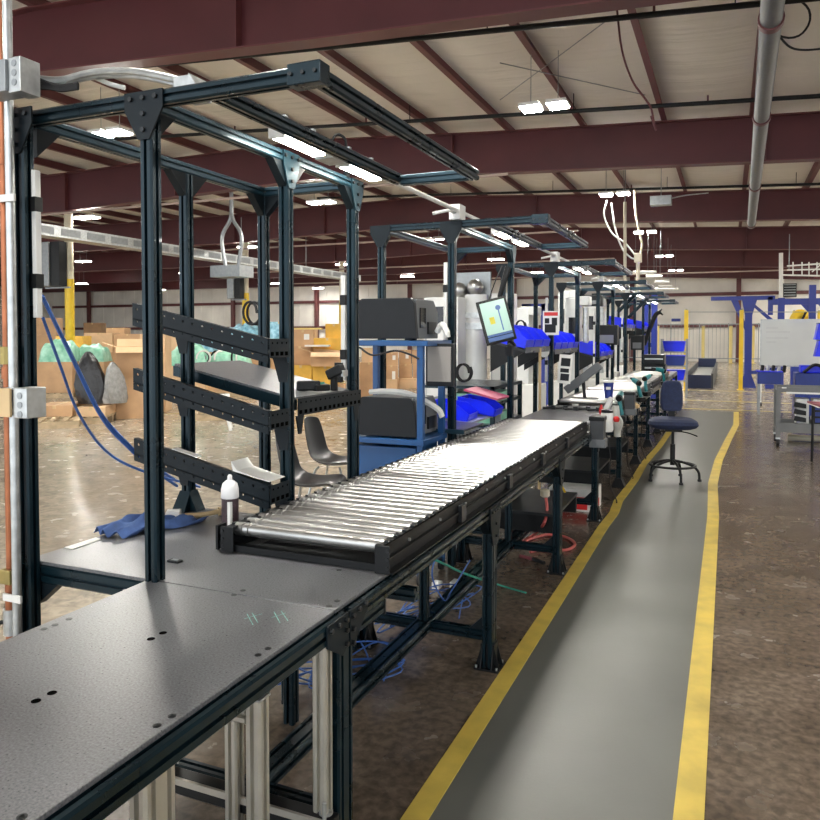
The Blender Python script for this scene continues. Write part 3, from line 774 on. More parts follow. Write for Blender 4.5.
dup(C2, loc=(-1.3675, 11.7, .802), label='short roller conveyor third past the grey mat')
dup(C2, loc=(-1.3675, 13.5, .802), label='farthest short roller conveyor, before the black tool stack')
single('anti_fatigue_mat', MB().box(-1.7, -1.05, 6.2, 7.8, .803, .86), 'mat', 'raised grey-topped bench plate between the long and short roller conveyors', 'bench plate')

# ================================================================= PRINTER CART
ct = thing('printer_cart', 'blue steel cart holding two label printers beside the roller conveyor', 'cart', (-2.02, 4.5, 0))
px0, px1, py0, py1 = -2.27, -1.78, 4.33, 4.7
for x, y in ((px1, py0), (px1, py1), (px0, py0), (px0, py1)):
    MB().box(x-.02, x+.02, y-.02, y+.02, .06, 1.53).build('post', 'cartblue', ct, bev=.002)
    MB().cyl((x-.012, y, .045), (x+.012, y, .045), .045, n=14).build('caster', 'rubber', ct)
MB().box(px0-.02, px1+.06, py0-.03, py1+.03, 1.53, 1.565).build('shelf', 'cartblue', ct, bev=.003)
MB().box(px0-.02, px1+.03, py0-.03, py1+.03, .9, .935).build('shelf', 'cartblue', ct, bev=.003)
MB().box(px0+.02, px1-.03, py0-.01, py1, .3, .88).build('cabinet_body', 'cartblue', ct, bev=.004)
MB().box(px0-.02, px1+.02, py0-.02, py1+.02, .1, .13).build('shelf', 'cartblue', ct, bev=.003)
MB().tube([(-2.2, 4.3, 1.52), (-2.1, 4.3, 1.47), (-1.95, 4.3, 1.5), (-1.85, 4.3, 1.48), (-1.78, 4.3, 1.45)], .007, 6).build('cable', 'rubber', ct, smooth=True)
def printer(z, label, w=.42, h=.27):
    t = thing('label_printer', label, 'printer', (-2.05, 4.5, z))
    x1 = -1.81; x0 = x1-w
    MB().prism([(x0, z+.01), (x1, z+.01), (x1-.02, z+h-.03), (x1-.045, z+h), (x0+.03, z+h), (x0, z+h-.03)], 'y', 4.33, 4.37).build('front_cover', 'printer', t, bev=.004)
    b = MB().prism([(4.37, z+.01), (4.76, z+.01), (4.76, z+h-.08), (4.68, z+h-.005), (4.37, z+h-.005)], 'x', x0+.01, x1-.02).build('printer_body', 'printergrey', t, bev=.006)
    MB().box(x1-.0205, x1-.012, 4.43, 4.52, z+.08, z+h-.06).build('side_window', 'darkscreen', b)
    MB().box(x1-.02, x1-.008, 4.56, 4.7, z+.04, z+.12).build('paper_slot', 'blackmetal', b)
    for yy in (4.37, 4.45): MB().box(x1-.1, x1-.06, yy, yy+.03, z, z+.012).build('rubber_foot', 'rubber', t)
    return t
printer(1.566, 'dark label printer on the top shelf of the blue cart')
printer(.936, 'dark label printer on the lower shelf of the blue cart, under white liner paper', h=.26)
single('backing_paper', MB().tube([(-2.22, 4.5, 1.215), (-2.1, 4.48, 1.225), (-1.93, 4.5, 1.21), (-1.76, 4.55, 1.12), (-1.72, 4.56, 1.06)], .02, 6), 'paper', 'crumpled white liner paper draped over the lower printer', 'paper', smooth=True)
single('paper_loop', MB().tube([(-1.79, 4.64, 1.62), (-1.75, 4.62, 1.67), (-1.71, 4.6, 1.63), (-1.7, 4.6, 1.585)], .02, 8), 'paper', 'white paper web curling from the top printer onto the shelf', 'paper', smooth=True)
mo = thing('monitor', 'grey-screened monitor in black bezel hanging at the right end of the blue cart', 'monitor', (-1.71, 4.45, 1.28))
MB().box(-1.8, -1.61, 4.46, 4.5, 1.27, 1.545).build('bezel', 'printer', mo, bev=.006)
MB().box(-1.785, -1.625, 4.454, 4.46, 1.3, 1.525).build('screen', 'screenoff', mo)
MB().box(-1.79, -1.75, 4.5, 4.62, 1.38, 1.45).build('mount', 'black', mo)
kt = thing('keyboard_tray', 'thin dark keyboard tray reaching out from the blue cart over the conveyor edge', 'tray', (-1.78, 4.85, .93))
MB().box(-1.95, -1.64, 4.74, 5.2, .94, .955).build('tray_plate', 'blackmetal', kt, bev=.002)
MB().box(-1.96, -1.63, 4.725, 4.739, .93, .96).build('tray_lip', 'frame_blue', kt)
MB().tube([(-1.93, 4.8, .96), (-1.86, 4.77, .962), (-1.82, 4.85, .96), (-1.88, 4.95, .96)], .005, 6).build('green_cable', 'greenwire', kt, smooth=True)

# scanners on the wide tray corner
sn = thing('barcode_scanner', 'black handheld scanner standing on the low end of the wide tray', 'scanner', (-1.76, 3.15, 1.33))
MB().obox(Matrix.Translation((-1.75, 3.17, 1.42)) @ Matrix.Rotation(R(-25), 4, 'Y'), .085, .06, .05).build('scanner_head', 'black', sn, bev=.008)
MB().cyl((-1.76, 3.17, 1.33), (-1.76, 3.17, 1.4), .018, n=10).build('handle', 'black', sn)
MB().box(-1.71, -1.70, 3.15, 3.2, 1.4, 1.43).build('scanner_window', 'galv', sn)
s2 = thing('barcode_scanner', 'black scanner lying on its side with a green-lit edge on the wide tray', 'scanner', (-1.78, 2.98, 1.33))
MB().obox(Matrix.Translation((-1.79, 2.98, 1.365)) @ Matrix.Rotation(R(30), 4, 'Z'), .11, .05, .045).build('scanner_head', 'black', s2, bev=.008)
MB().obox(Matrix.Translation((-1.74, 3.01, 1.355)) @ Matrix.Rotation(R(60), 4, 'Z'), .08, .04, .03).build('handle', 'black', s2, bev=.006)
MB().box(-1.76, -1.75, 3.02, 3.06, 1.37, 1.378).build('indicator', 'greenwire', s2)
single('radio', MB().box(-1.83, -1.79, 3.3, 3.325, 1.36, 1.46), 'black', 'black two-way box hanging beside the third front post', 'radio')

# ================================================================= TABLET, SIGNS
def rotz(a): return Matrix.Rotation(a, 4, 'Z')
tc_ = GY(496, 320, 5.85)
TM = Matrix.Translation(tc_) @ rotz(R(20)) @ Matrix.Rotation(R(-14), 4, 'Y') @ Matrix.Rotation(R(-18), 4, 'X')
tb = thing('tablet', 'tilted tablet in a black case showing a pale green screen on the second frame', 'tablet', tuple(tc_))
def ob(M, x0, x1, y0, y1, z0, z1): return MB().box(x0, x1, y0, y1, z0, z1).xf(M)
ob(TM, -.125, .125, 0, .03, -.19, .19).build('case', 'black', tb, bev=.004)
scn = ob(TM, -.1, .105, -.004, 0, -.115, .165).build('screen', 'screen', tb)
ob(TM, -.1, .105, -.006, -.003, -.135, -.118).build('taskbar', 'screenblue', scn)
ob(TM, -.1, .105, -.006, -.003, -.175, -.142).build('status_bar', 'screenblue', scn)
ob(TM, -.05, -.01, -.006, -.0035, -.03, .03).build('yellow_note', 'screenyellow', scn)
m = MB(); m.cyl((.04, -.006, .1), (.04, -.0035, .1), .022, n=16); m.box(.034, .044, -.006, -.0035, -.1, .085); m.xf(TM)
m.build('part_drawing', 'screenblue', scn)
pa = TM @ Vector((0, .03, -.1))
MB().tube([pa, pa+Vector((.1, .1, -.1)), Vector((-1.73, 6.22, 1.52)), Vector((-1.735, 6.24, 1.48))], .015, 8).build('arm', 'black', tb, smooth=True)
MB().box(-1.765, -1.705, 6.2, 6.245, 1.42, 1.5).build('post_clamp', 'black', tb)
MB().tube([TM @ Vector((-.02, .03, .18)), tc_+Vector((-.03, .05, .3)), tc_+Vector((.02, .1, .45))], .005, 6).build('cable', 'rubber', tb, smooth=True)
def sign(M, w, h, label, parts):
    t = thing('paper_sign', label, 'sign', tuple(M.translation))
    MB().box(-w/2, w/2, -.004, 0, -h/2, h/2).xf(M).build('sheet', 'paper', t)
    for nm, mt, bxs in parts:
        m = MB()
        for (a, b, c, d) in bxs: m.box(a*w, b*w, -.0065, -.004, c*h, d*h)
        m.xf(M).build(nm, mt, t)
    return t
M1 = Matrix.Translation((-1.73, 7.84, GY(554, 323, 7.84).z)) @ rotz(R(10)); 
sign(M1, .17, .255, 'paper sign with a red header on the third frame front post', [('red_header', 'red', [(-.42, .42, .3, .45)]), ('printed_picture', 'printer', [(-.38, .3, -.4, -.05), (-.38, -.1, -.02, .2), (.05, .38, -.1, .22)])])
M2 = Matrix.Translation((-1.60, 7.95, GY(561.5, 369, 7.95).z)) @ rotz(R(18)) @ Matrix.Rotation(R(5), 4, 'Y')
sign(M2, .14, .31, 'black and white paper sign hanging below the bins on the third frame', [('printed_picture', 'printer', [(-.35, .35, .1, .38), (-.35, .3, -.12, .02), (-.3, .35, -.4, -.16)])])
pr = GY(544, 352, 7.7)
single('round_tag', MB().cyl(tuple(pr), tuple(pr+Vector((0, .01, 0))), .055, n=20), 'paper', 'round white tag beside the red-headed paper sign post', 'tag')
p0, p1 = GY(540, 408, 7.3), GY(540, 348, 7.3); p0.z = 0; p0.x = p1.x
single('wooden_stick', MB().cyl(tuple(p0), tuple(p1), .014, n=10), 'tan', 'tan wooden stick standing upright at the end of the roller conveyor', 'stick', smooth=True)
hb = GY(505, 282, 6.2)
single('hanging_tool', MB().cyl(tuple(hb+Vector((.03,0,.13))), tuple(hb+Vector((-.05,0,-.13))), .03, .02, n=8), 'black', 'black tool hanging from the second frame above the tablet', 'tool')
cl = MB()
for yy, xx in ((5.0, -1.72), (8.1, -1.72), (11.2, -1.72)):
    pass
for (px, py, Y, nm) in ((462, 373, 4.86, 'second frame front post, above the blue trays'), (520, 326, 7.95, 'third frame left post'), (249, 313, 3.3, 'nearest frame back right post')):
    c = GY(px, py, Y); pts = [(c.x+.05*math.cos(t*.7), c.y+.004*t, c.z+.06*math.sin(t*.7)) for t in range(20)]
    single('coiled_cable', MB().tube(pts, .007, 6, 3), 'rubber', 'coil of black cable hanging on the %s' % nm, 'cable', smooth=True)

# ================================================================= BLUE BINS
def binbox(par_name, loc, w, d, h, label, cat='bin', m='royal', rot=0, tilt=0, group=None):
    # open hopper-front bin; front (low) side looks to +x
    t = thing(par_name, label, cat, (0,0,0), group)
    T_ = .006; M = Matrix.Rotation(tilt, 4, 'Y')
    def b(nm, mb, mm=m): mb.xf(M); return mb.build(nm, mm, t)
    mb = MB().box(-d/2, d/2, -w/2, w/2, 0, T_)
    side = [(-d/2, 0), (d/2, 0), (d/2+.01, h*.5), (d*.2, h), (-d/2-.01, h)]
    mb.prism(side, 'y', -w/2, -w/2+T_); mb.prism(side, 'y', w/2-T_, w/2)
    mb.box(-d/2-.005, -d/2+T_, -w/2, w/2, 0, h)
    b('bin_body', mb)
    b('front_lip', MB().box(d/2-T_+.002, d/2+.006, -w/2, w/2, 0, h*.5))
    b('rim', MB().box(-d/2-.015, d*.2, -w/2-.006, -w/2+.001, h-.012, h+.002))
    b('rim', MB().box(-d/2-.015, d*.2, w/2-.001, w/2+.006, h-.012, h+.002))
    place(t, loc, rot); return t
BIN = binbox('storage_bin', (0,0,0), .31, .34, .16, 'x', tilt=R(12))
first = [True]
def put_bin(loc, label, rot=0, sc=1, group='blue bins along the line'):
    if first[0]: o = BIN; first[0] = False; place(o, loc, rot); o['label'] = label; o['group'] = group
    else: o = dup(BIN, loc=loc, rotz=rot, label=label, group=group)
    if sc != 1: o.scale = (sc, sc, .68)
    return o
def rack(y0, y1, z, label, x0=-2.08, x1=-1.72):
    t = thing('bin_rack', label, 'rack', ((x0+x1)/2, (y0+y1)/2, z))
    MB().prism([(x0, z+.06), (x1, z-.04), (x1, z-.065), (x0, z+.035)], 'y', y0, y1).build('rack_deck', 'blackmetal', t)
    MB().box(x1-.003, x1+.001, y0, y1, z-.07, z-.015).build('front_lip', 'frame', t)
    for y in (y0+.02, y1-.02):
        MB().prism([(x0+.02, z+.03), (x1-.02, z-.06), (x0+.02, z-.25)], 'y', y-.006, y+.006).build('bracket', 'black', t)
    return t
wd = ['nearest', 'second', 'third', 'fourth', 'fifth']
gi = 0
for (y0, y1, z, nb, wh) in ((6.72, 7.75, 1.5, 3, 'on the rack between the second and third frames'), (7.98, 9.4, 1.46, 4, 'on the rack inside the third frame'), (11.1, 12.5, 1.3, 4, 'on the rack inside the fourth frame'), (14.2, 15.6, 1.75, 4, 'high on the rack inside the fifth frame'), (17.3, 18.7, 1.75, 4, 'high on the rack inside the sixth frame')):
    rack(y0, y1, z, 'dark tilted rack for blue bins %s' % wh.replace('on the rack ', '').replace('high ', 'high '))
    for i in range(nb):
        y = y0+(i+.5)*(y1-y0)/nb
        put_bin((-1.9, y, z+.012), '%s blue bin %s' % (wd[i], wh))
for (x, y, z, lb) in ((-1.98, 5.45, .965, 'large blue tray bin left of the maroon cover, past the second post'), (-1.9, 5.88, .965, 'large blue tray bin under the maroon cover beside the conveyor')):
    put_bin((x, y, z), lb, rot=R(4), sc=.95, group='blue tray bins beside the conveyor')
sd = thing('side_stand', 'grey wire-sided stand under the blue tray bins beside the conveyor', 'stand', (-1.95, 5.6, 0))
MB().box(-2.25, -1.76, 5.1, 6.15, .93, .945).build('top_plate', 'galv', sd)
for x, y in ((-2.22, 5.13), (-1.8, 5.13), (-2.22, 6.12), (-1.8, 6.12)): MB().box(x-.02, x+.02, y-.02, y+.02, 0, .93).build('leg', 'steelgrey', sd)
w_ = MB()
for i in range(14): w_.cyl((-2.22+.035*i, 5.1, .4), (-2.2+.035*i+.01*(i % 3), 5.1, .92), .006, n=6)
w_.build('vertical_wires', 'galv', sd)
cov = GY(492, 396, 5.9)
single('maroon_folder', MB().box(-.15, .15, -.17, .17, -.008, .008).xf(Matrix.Translation((-1.86, 5.98, 1.11)) @ Matrix.Rotation(R(14), 4, 'Y')), 'pinkcover', 'maroon-edged flat cover lying on top of the blue tray bin', 'cover')

# ================================================================= PALE MACHINES BEHIND THE LINE
def machine_column(x, y, h, label, r=.1, kind=0):
    t = thing('screwdriving_machine', label, 'machine', (x, y, 0), 'pale column machines behind the line')
    MB().box(x-.22, x+.22, y-.2, y+.2, 0, .08).build('base_plate', 'machine', t, bev=.006)
    MB().cyl((x-.09, y, .08), (x-.09, y, h-.35), r*.75, n=18).build('cylinder', 'machine', t, smooth=True)
    MB().cyl((x+.11, y, .08), (x+.11, y, h-.25), r, n=18).build('cylinder', 'machine', t, smooth=True)
    MB().box(x-.2, x+.24, y-.12, y-.06, h-.62, h-.55).build('clamp_band', 'galv', t)
    MB().box(x-.2, x+.24, y-.12, y-.06, h-.5, h-.44).build('clamp_band', 'galv', t)
    for dx, dz in ((-.08, -.2), (.1, -.17)):
        MB().lathe([(.001, -.09), (.05, -.075), (.085, -.03), (.09, 0), (.085, .03), (.05, .075), (.001, .09)], (x+dx, y, h+dz), 16).build('dome', 'roller', t, smooth=True)
    MB().box(x-.2, x+.24, y+.1, y+.14, h-.3, h).build('back_plate', 'steelgrey', t)
    for s in (-1, 1): MB().prism([(x+s*.1, .1), (x+s*.3, .1), (x+s*.1, .75)], 'y', y-.02, y+.02).build('brace', 'machine', t)
    return t
p = GY(466, 390, 7.6); machine_column(p.x, 7.6, 2.28, 'pale twin-cylinder machine with chrome domes, right of the second front post', .12)
def cabinet(x, y, w, d, h, label, scr=True):
    t = thing('control_cabinet', label, 'cabinet', (x, y, 0))
    MB().box(x-w/2, x+w/2, y-d/2, y+d/2, 0, h).build('cabinet_body', 'white', t, bev=.008)
    if scr:
        MB().box(x-w*.2, x+w*.25, y-d/2-.012, y-d/2, h-.34, h-.1).build('display', 'darkscreen', t)
        for i in range(3): MB().box(x-w*.1, x+w*.2, y-d/2-.03, y-d/2, h-.6-.14*i, h-.57-.14*i).build('handle', 'steelgrey', t)
    MB().box(x-w/2+.02, x-w/2+.03, y-d/2-.006, y-d/2, .1, h-.1).build('door_seam', 'steelgrey', t)
    return t
p = GY(439, 350, 7.2); cabinet(p.x, 7.4, .38, .3, GY(441, 297, 7.25).z, 'white cabinet with a small black display, left of the second front post')
p = GY(499, 350, 8.6); cabinet(p.x, 8.8, .26, .3, GY(499, 293, 8.65).z, 'tall white cabinet half hidden by the tablet', False)
p = GY(478, 350, 8.8)
def robot(x, y, label, h=2.0):
    t = thing('white_machine', label, 'machine', (x, y, 0), 'white machines behind the line')
    MB().box(x-.25, x+.25, y-.25, y+.25, 0, .8).build('base_cabinet', 'white', t, bev=.01)
    MB().box(x-.17, x+.05, y-.15, y+.15, .8, h).build('column', 'machine', t, bev=.02)
    MB().cyl((x+.14, y-.05, .9), (x+.14, y-.05, h-.15), .045, n=14).build('spindle', 'galv', t, smooth=True)
    MB().box(x-.1, x+.02, y-.165, y-.15, h-.55, h-.3).build('black_panel', 'darkscreen', t)
    MB().box(x-.1, x+.2, y-.14, y+.1, h-.12, h+.02).build('head', 'machine', t, bev=.01)
    return t
for (px, Y, pt, lb) in ((577, 11.5, 298, 'white column machine behind the blue bins of the third frame'), (569, 13.0, 292, 'white column machine with bluish cap behind the third frame'), (594, 14.0, 300, 'white column machine left of the fourth frame front post'), (607, 16.5, 312, 'white machine with black square panel right of the fourth frame'), (528, 12.0, 308, 'low white machine left of the red-headed sign'), (616, 20.0, 318, 'small distant white machine near the line end')):
    a = GY(px, 350, Y); robot(a.x, Y, lb, GY(px, pt, Y).z)
# teal-shelved rack between second and third frames
sr = thing('parts_shelf', 'dark shelf with pale green trays behind the wooden stick', 'shelf', (-2.35, 6.9, 0))
for z in (.75, .95, 1.1): MB().box(-2.7, -1.95, 6.5, 7.5, z, z+.03).build('shelf_board', 'frame', sr)
for x, y in ((-2.68, 6.52), (-1.97, 6.52), (-2.68, 7.48), (-1.97, 7.48)): MB().box(x-.02, x+.02, y-.02, y+.02, 0, 1.13).build('post', 'frame', sr)
for z in (.78, .98): MB().box(-2.4, -2.0, 6.6, 7.3, z, z+.07).build('tray', 'greenfilm', sr)

# things on the grey mat and benches
arm = thing('swing_arm_screen', 'long grey device tilted up on a stand behind the grey mat', 'device', (-1.55, 8.1, .86))
a, b = GY(566, 390, 8.2), GY(600, 366, 8.4)
MB().obox(Matrix.Translation((a+b)/2) @ rotz(R(0)) @ Matrix.Rotation(-math.atan2(b.z-a.z, b.x-a.x), 4, 'Y'), (b-a).length, .1, .09).build('device_body', 'printergrey', arm, bev=.01)
MB().cyl(((a+b)/2), (-1.45, 8.3, .9), .02, n=8).build('stand_pole', 'black', arm)
MB().box(-1.6, -1.3, 8.2, 8.4, .88, .905).build('stand_base', 'black', arm)
c = GY(608.5, 401, 8.4)
cup = thing('blue_cup', 'blue cup with a white lid and label standing on the line', 'cup', (c.x, 8.4, .903))
MB().lathe([(.042, .903), (.055, 1.07), (.058, 1.07), (.058, 1.075)], (c.x, 8.4, 0), 20).build('cup_body', 'royaldark', cup, smooth=True)
MB().lathe([(.06, 1.075), (.06, 1.09), (.045, 1.1), (.02, 1.1)], (c.x, 8.4, 0), 20).build('lid', 'white', cup)
MB().box(c.x-.02, c.x+.03, 8.34, 8.348, 1.0, 1.03).build('label_patch', 'white', cup)
rng = random.Random(3)
for i in range(5):
    x = -1.64+.11*i; y = 7.3+.06*(i % 2)
    t = thing('hand_tool', ['small black hand tool lying at the left end of the grey mat', 'black pliers-like tool on the grey mat, second from left', 'black hand tool in the middle of the grey mat row', 'black hand tool fourth from left on the grey mat', 'black hand tool nearest the blue cup on the grey mat'][i], 'tool', (x, y, .861), 'hand tools on the grey mat')
    MB().cyl((x-.05, y, .874), (x+.05, y+.03, .874), .013, .009, n=8).build('handle', 'rubber', t)
    MB().box(x+.03, x+.075, y+.01, y+.045, .861, .9).build('tool_head', 'blackmetal', t, bev=.003)
# tools and holsters hung along the right side of the benches
def holster(x, y, z, label, w=.1):
    t = thing('tool_holster', label, 'holster', (x, y, z-.25))
    MB().prism([(y-w/2, z), (y+w/2, z), (y+w/2*.85, z-.25), (y-w/2*.85, z-.25)], 'x', x, x+.11).build('holster_body', 'steelgrey2', t, bev=.006)
    MB().box(x-.006, x+.116, y-w/2-.006, y+w/2+.006, z-.03, z+.004).build('rim', 'black', t, bev=.004)
    MB().prism([(y-w/2*.9, z-.25), (y+w/2*.9, z-.25), (y+w/2*.9, z-.18), (y-w/2*.9, z-.18)], 'x', x-.004, x+.125).build('base_cup', 'printergrey', t, bev=.004)
    return t
mat('steelgrey2', (.05, .054, .06), .5, noise=(9, .12))
mat('steelgrey3', (.16, .17, .18), .5, noise=(9, .12))
holster(-1.03, 6.2, .93, 'dark grey tool holster hung at the far right corner of the long roller conveyor', .14)
holster(-1.03, 8.35, .98, 'grey tool holster hung beside the blue cup bench, left of the navy chair', .13)
def drill(x, y, z, label, ang=0):
    t = thing('cordless_drill', label, 'drill', (0, 0, 0), 'teal cordless drills on the bench side')
    MB().cyl((0, -.02, .1), (.0, .1, .13), .035, .03, n=14).build('motor_housing', 'teal', t, smooth=True)
    MB().cyl((0, .1, .13), (0, .17, .145), .022, .012, n=12).build('chuck', 'black', t, smooth=True)
    MB().tube([(0, .0, .1), (.01, -.02, .02), (.03, -.03, -.07)], .022, 10).build('handle', 'teal', t, smooth=True)
    MB().box(-.01, .07, -.075, .02, -.13, -.075).build('battery', 'black', t, bev=.006)
    MB().cyl((0, -.025, .098), (0, -.05, .092), .036, .028, n=14).build('rear_cap', 'black', t, smooth=True)
    place(t, (x, y, z), ang); return t
D0 = drill(-.98, 7.55, .88, 'teal cordless drill hung just right of the white pistol-shaped tool')
dup(D0, loc=(-1.0, 9.35, .92), rotz=.6, label='teal cordless drill between the grey holster and the navy chair back')
dup(D0, loc=(-.95, 12.4, .93), rotz=1.7, label='teal cordless drill sticking out right behind the navy chair back')
dup(D0, loc=(-1.0, 10.3, .92), rotz=-.4, label='teal cordless drill farther left behind the navy chair back')
t = thing('sealant_jar', 'white jar with yellow label and red cap hung beside the dark holster', 'jar', (-.98, 6.75, .74))
MB().lathe([(.045, .74), (.055, .76), (.055, .9), (.05, .91)], (-.98, 6.75, 0), 18).build('jar_body', 'white', t, smooth=True)
MB().cyl((-.98, 6.75, .91), (-.98, 6.75, .935), .053, n=16).build('lid', 'black', t)
MB().box(-1.03, -.99, 6.692, 6.7, .77, .82).build('label_patch', 'yellow', t)
MB().lathe([(.02, 0), (.028, .015), (.028, .035), (.012, .05)], (-.9, 6.75, .83), 12).build('red_knob', 'red', t, smooth=True)
single('red_bottle', MB().lathe([(.018, 0), (.02, .05), (.01, .07), (.01, .09)], (-1.08, 7.05, .861), 12), 'red', 'small red bottle on the bench edge above the white jar', 'bottle', smooth=True)
t = thing('pistol_tool', 'long white-grey pistol-shaped tool hanging by the second bench leg', 'tool', (-.97, 7.2, .6))
MB().tube([(-.97, 7.2, .93), (-.96, 7.2, .86), (-.95, 7.2, .74), (-.95, 7.2, .64)], .032, 10).build('body', 'glove', t, smooth=True)
MB().tube([(-.94, 7.16, .86), (-.9, 7.14, .78), (-.93, 7.15, .68)], .01, 8).build('trigger_guard', 'glove', t, smooth=True)
t = thing('red_label_tool', 'black tool with red and white label beside the teal drill', 'tool', (-1.06, 7.4, .8))
MB().obox(Matrix.Translation((-1.06, 7.4, .93)) @ Matrix.Rotation(R(25), 4, 'Y'), .05, .1, .13).build('tool_body', 'white', t, bev=.01)
MB().obox(Matrix.Translation((-1.032, 7.4, .945)) @ Matrix.Rotation(R(25), 4, 'Y'), .004, .07, .06).build('red_patch', 'red', t)
single('glove', MB().lathe([(.02, 0), (.05, .02), (.055, .05), (.02, .075)], (-.95, 8.6, .77), 12), 'tan', 'crumpled tan glove hanging under the grey holster', 'glove', smooth=True)
# black and orange tool stack at the line end
ts = thing('tool_stack', 'black equipment stack on an orange base at the far end of the line', 'equipment', (-1.4, 15.9, .802))
MB().box(-1.65, -1.1, 15.7, 16.2, .802, .85).build('orange_base', 'orange', ts)
MB().box(-1.6, -1.15, 15.75, 16.15, .85, 1.0).build('lower_case', 'black', ts, bev=.01)
MB().box(-1.58, -1.17, 15.78, 16.12, 1.01, 1.2).build('upper_case', 'blackmetal', ts, bev=.01)
for z in (.92, 1.1): MB().box(-1.55, -1.2, 15.738, 15.75, z, z+.03).build('pale_panel', 'galv', ts)
# dark equipment masses in the far frames
for k, (px, pt, pb, Y, w, lb) in enumerate(((606, 325, 345, 12.2, .35, 'dark sloping equipment panel on the fourth frame'), (637, 335, 350, 15.3, .25, 'dark equipment box low on the fifth frame'), (592, 255+40, 306, 12.0, .3, 'dark box hanging high left of the fourth frame'))):
    a, b = GY(px, pb, Y), GY(px, pt, Y)
    t = thing('equipment_box', lb, 'equipment', (a.x, Y, a.z))
    MB().box(a.x-w/2, a.x+w/2, Y, Y+.2, a.z, b.z).build('case', 'black', t, bev=.01)
    MB().box(a.x-w/3, a.x+w/3, Y-.01, Y, a.z+.03, (a.z+b.z)/2).build('front_panel', 'printergrey', t)
for (x0, y0, x1, y1, Y, lb) in ((618, 312, 636, 294, 14.5, 'diagonal dark brace arm on the left of the fifth frame'), (628, 318, 648, 298, 16.0, 'diagonal dark brace arm on the right of the fifth frame')):
    a, b = GY(x0, y0, Y), GY(x1, y1, Y)
    OFF[FRAMES[5]] = Vector(FRAMES[5].location); lab(MB().extr(a, b, .06, .06).build('brace_arm', 'frame', FRAMES[5]), lb)
ra = thing('reaching_arm', 'dark jointed arm with a claw end reaching right at the line end', 'robot arm', tuple(GY(645, 345, 17.5)))
q = [GY(644, 345, 17.5), GY(650, 328, 17.5), GY(655, 316, 17.5), GY(659, 312, 17.5)]
MB().tube(q, .05, 8).build('arm', 'black', ra, smooth=True)
for e in (GY(662, 309, 17.5), GY(663, 315, 17.5)): MB().cyl(q[-1], e, .03, .015, n=8).build('claw_finger', 'black', ra)
# tall blue frame behind the line end
bf = thing('steel_gantry', 'tall royal blue post frame behind the far end of the line', 'frame', tuple(GZ(650, 378, 0)))
for px in (645, 654):
    a = GY(px, 372, 19.5); MB().box(a.x-.07, a.x+.07, 19.4, 19.55, 0, GY(px, 293, 19.5).z).build('post', 'gantry', bf)
a, b = GY(645, 350, 19.5), GY(654, 350, 19.5); MB().box(a.x, b.x, 19.42, 19.52, 1.3, 1.4).build('crossbar', 'gantry', bf)
bf = thing('steel_gantry', 'royal blue post and beam frame behind the tablet and red-headed sign', 'frame', tuple(GZ(530, 380, 0)))
for px in (527, 546):
    a = GY(px, 372, 17); MB().box(a.x-.1, a.x+.1, 16.9, 17.1, 0, GY(px, 304, 17).z).build('post', 'gantry', bf)
a, b = GY(527, 304, 17), GY(546, 304, 17); MB().box(a.x-.1, b.x+.1, 16.9, 17.1, a.z-.15, a.z).build('beam', 'gantry', bf)
# rolling blue bin rack at line end
rk = thing('bin_cart', 'wire rack standing between the line end and the yellow post', 'rack', tuple(GY(673, 388, 20)))
a, b = GY(661, 388, 20), GY(686, 388, 20)
for x in (a.x, b.x):
    for y in (20, 20.5): MB().box(x-.02, x+.02, y-.02, y+.02, 0, 1.5).build('post', 'steelgrey', rk)
for i, z in enumerate((.45, .82, 1.18)):
    MB().box(a.x, b.x, 20, 20.5, z-.03, z).build('shelf', 'steelgrey', rk)
    t = thing('blue_tote', ['lowest', 'middle', 'topmost'][i]+' large blue tote on the rack between line end and yellow post', 'tote', ((a.x+b.x)/2, 20.25, z), 'blue totes on the rack')
    MB().prism([(a.x+.07, z), (b.x-.07, z), (b.x-.03, z+.24), (a.x+.03, z+.24)], 'y', 20.04, 20.46).build('tote_body', 'royal' if i != 1 else 'royaldark', t, bev=.01)
    MB().box(a.x+.015, b.x-.015, 20.02, 20.48, z+.24, z+.265).build('rim', 'royal', t, bev=.005)

# ================================================================= CHAIRS
def shell_chair(label):
    t = thing('shell_chair', label, 'chair', (0,0,0), 'dark plastic shell chairs behind the line')
    prof = [(-.26, .86), (-.25, .8), (-.23, .7), (-.2, .58), (-.16, .49), (-.1, .445), (0, .43), (.1, .44), (.18, .455), (.22, .44), (.235, .41)]
    vs = []; k = 9; n = len(prof)
    for side in (0, 1):
        for i, (x, z) in enumerate(prof):
            for j in range(k):
                s = (j/(k-1)-.5)*2; ww = (.19+.03*math.sin(math.pi*min(1, i/(n-1)))) * (1 if i > 1 else (.8+.1*i))
                cur = .05*s*s
                dx = cur if z > .5 else cur*.3; dz = cur*(.9 if z <= .5 else .1)-(0 if i > 0 else .03*s*s)
                vs.append((x+dx+(side*-.012 if z > .5 else 0), s*ww, z+dz-(side*.012 if z <= .5 else 0)))
    fs = []
    for i in range(n-1):
        for j in range(k-1):
            a = i*k+j; fs.append((a, a+1, a+k+1, a+k)); b = n*k+a; fs.append((b, b+k, b+k+1, b+1))
    N_ = n*k
    for i in range(n-1):
        for j in (0, k-1):
            a = i*k+j; f = (a, a+k, N_+a+k, N_+a); fs.append(f if j == 0 else f[::-1])
    for i in (0, n-1):
        for j in range(k-1):
            a = i*k+j; f = (a, N_+a, N_+a+1, a+1); fs.append(f if i == 0 else f[::-1])
    MB().add(vs, fs).build('seat_shell', 'chairplastic', t, smooth=True, sub=1)
    for sx in (-1, 1):
        for sy in (-1, 1):
            MB().tube([(sx*.1, sy*.12, .42), (sx*.13, sy*.16, .36), (sx*.2, sy*.22, 0)], .011, 8, 3).build('leg', 'galv', t, smooth=True)
    return t
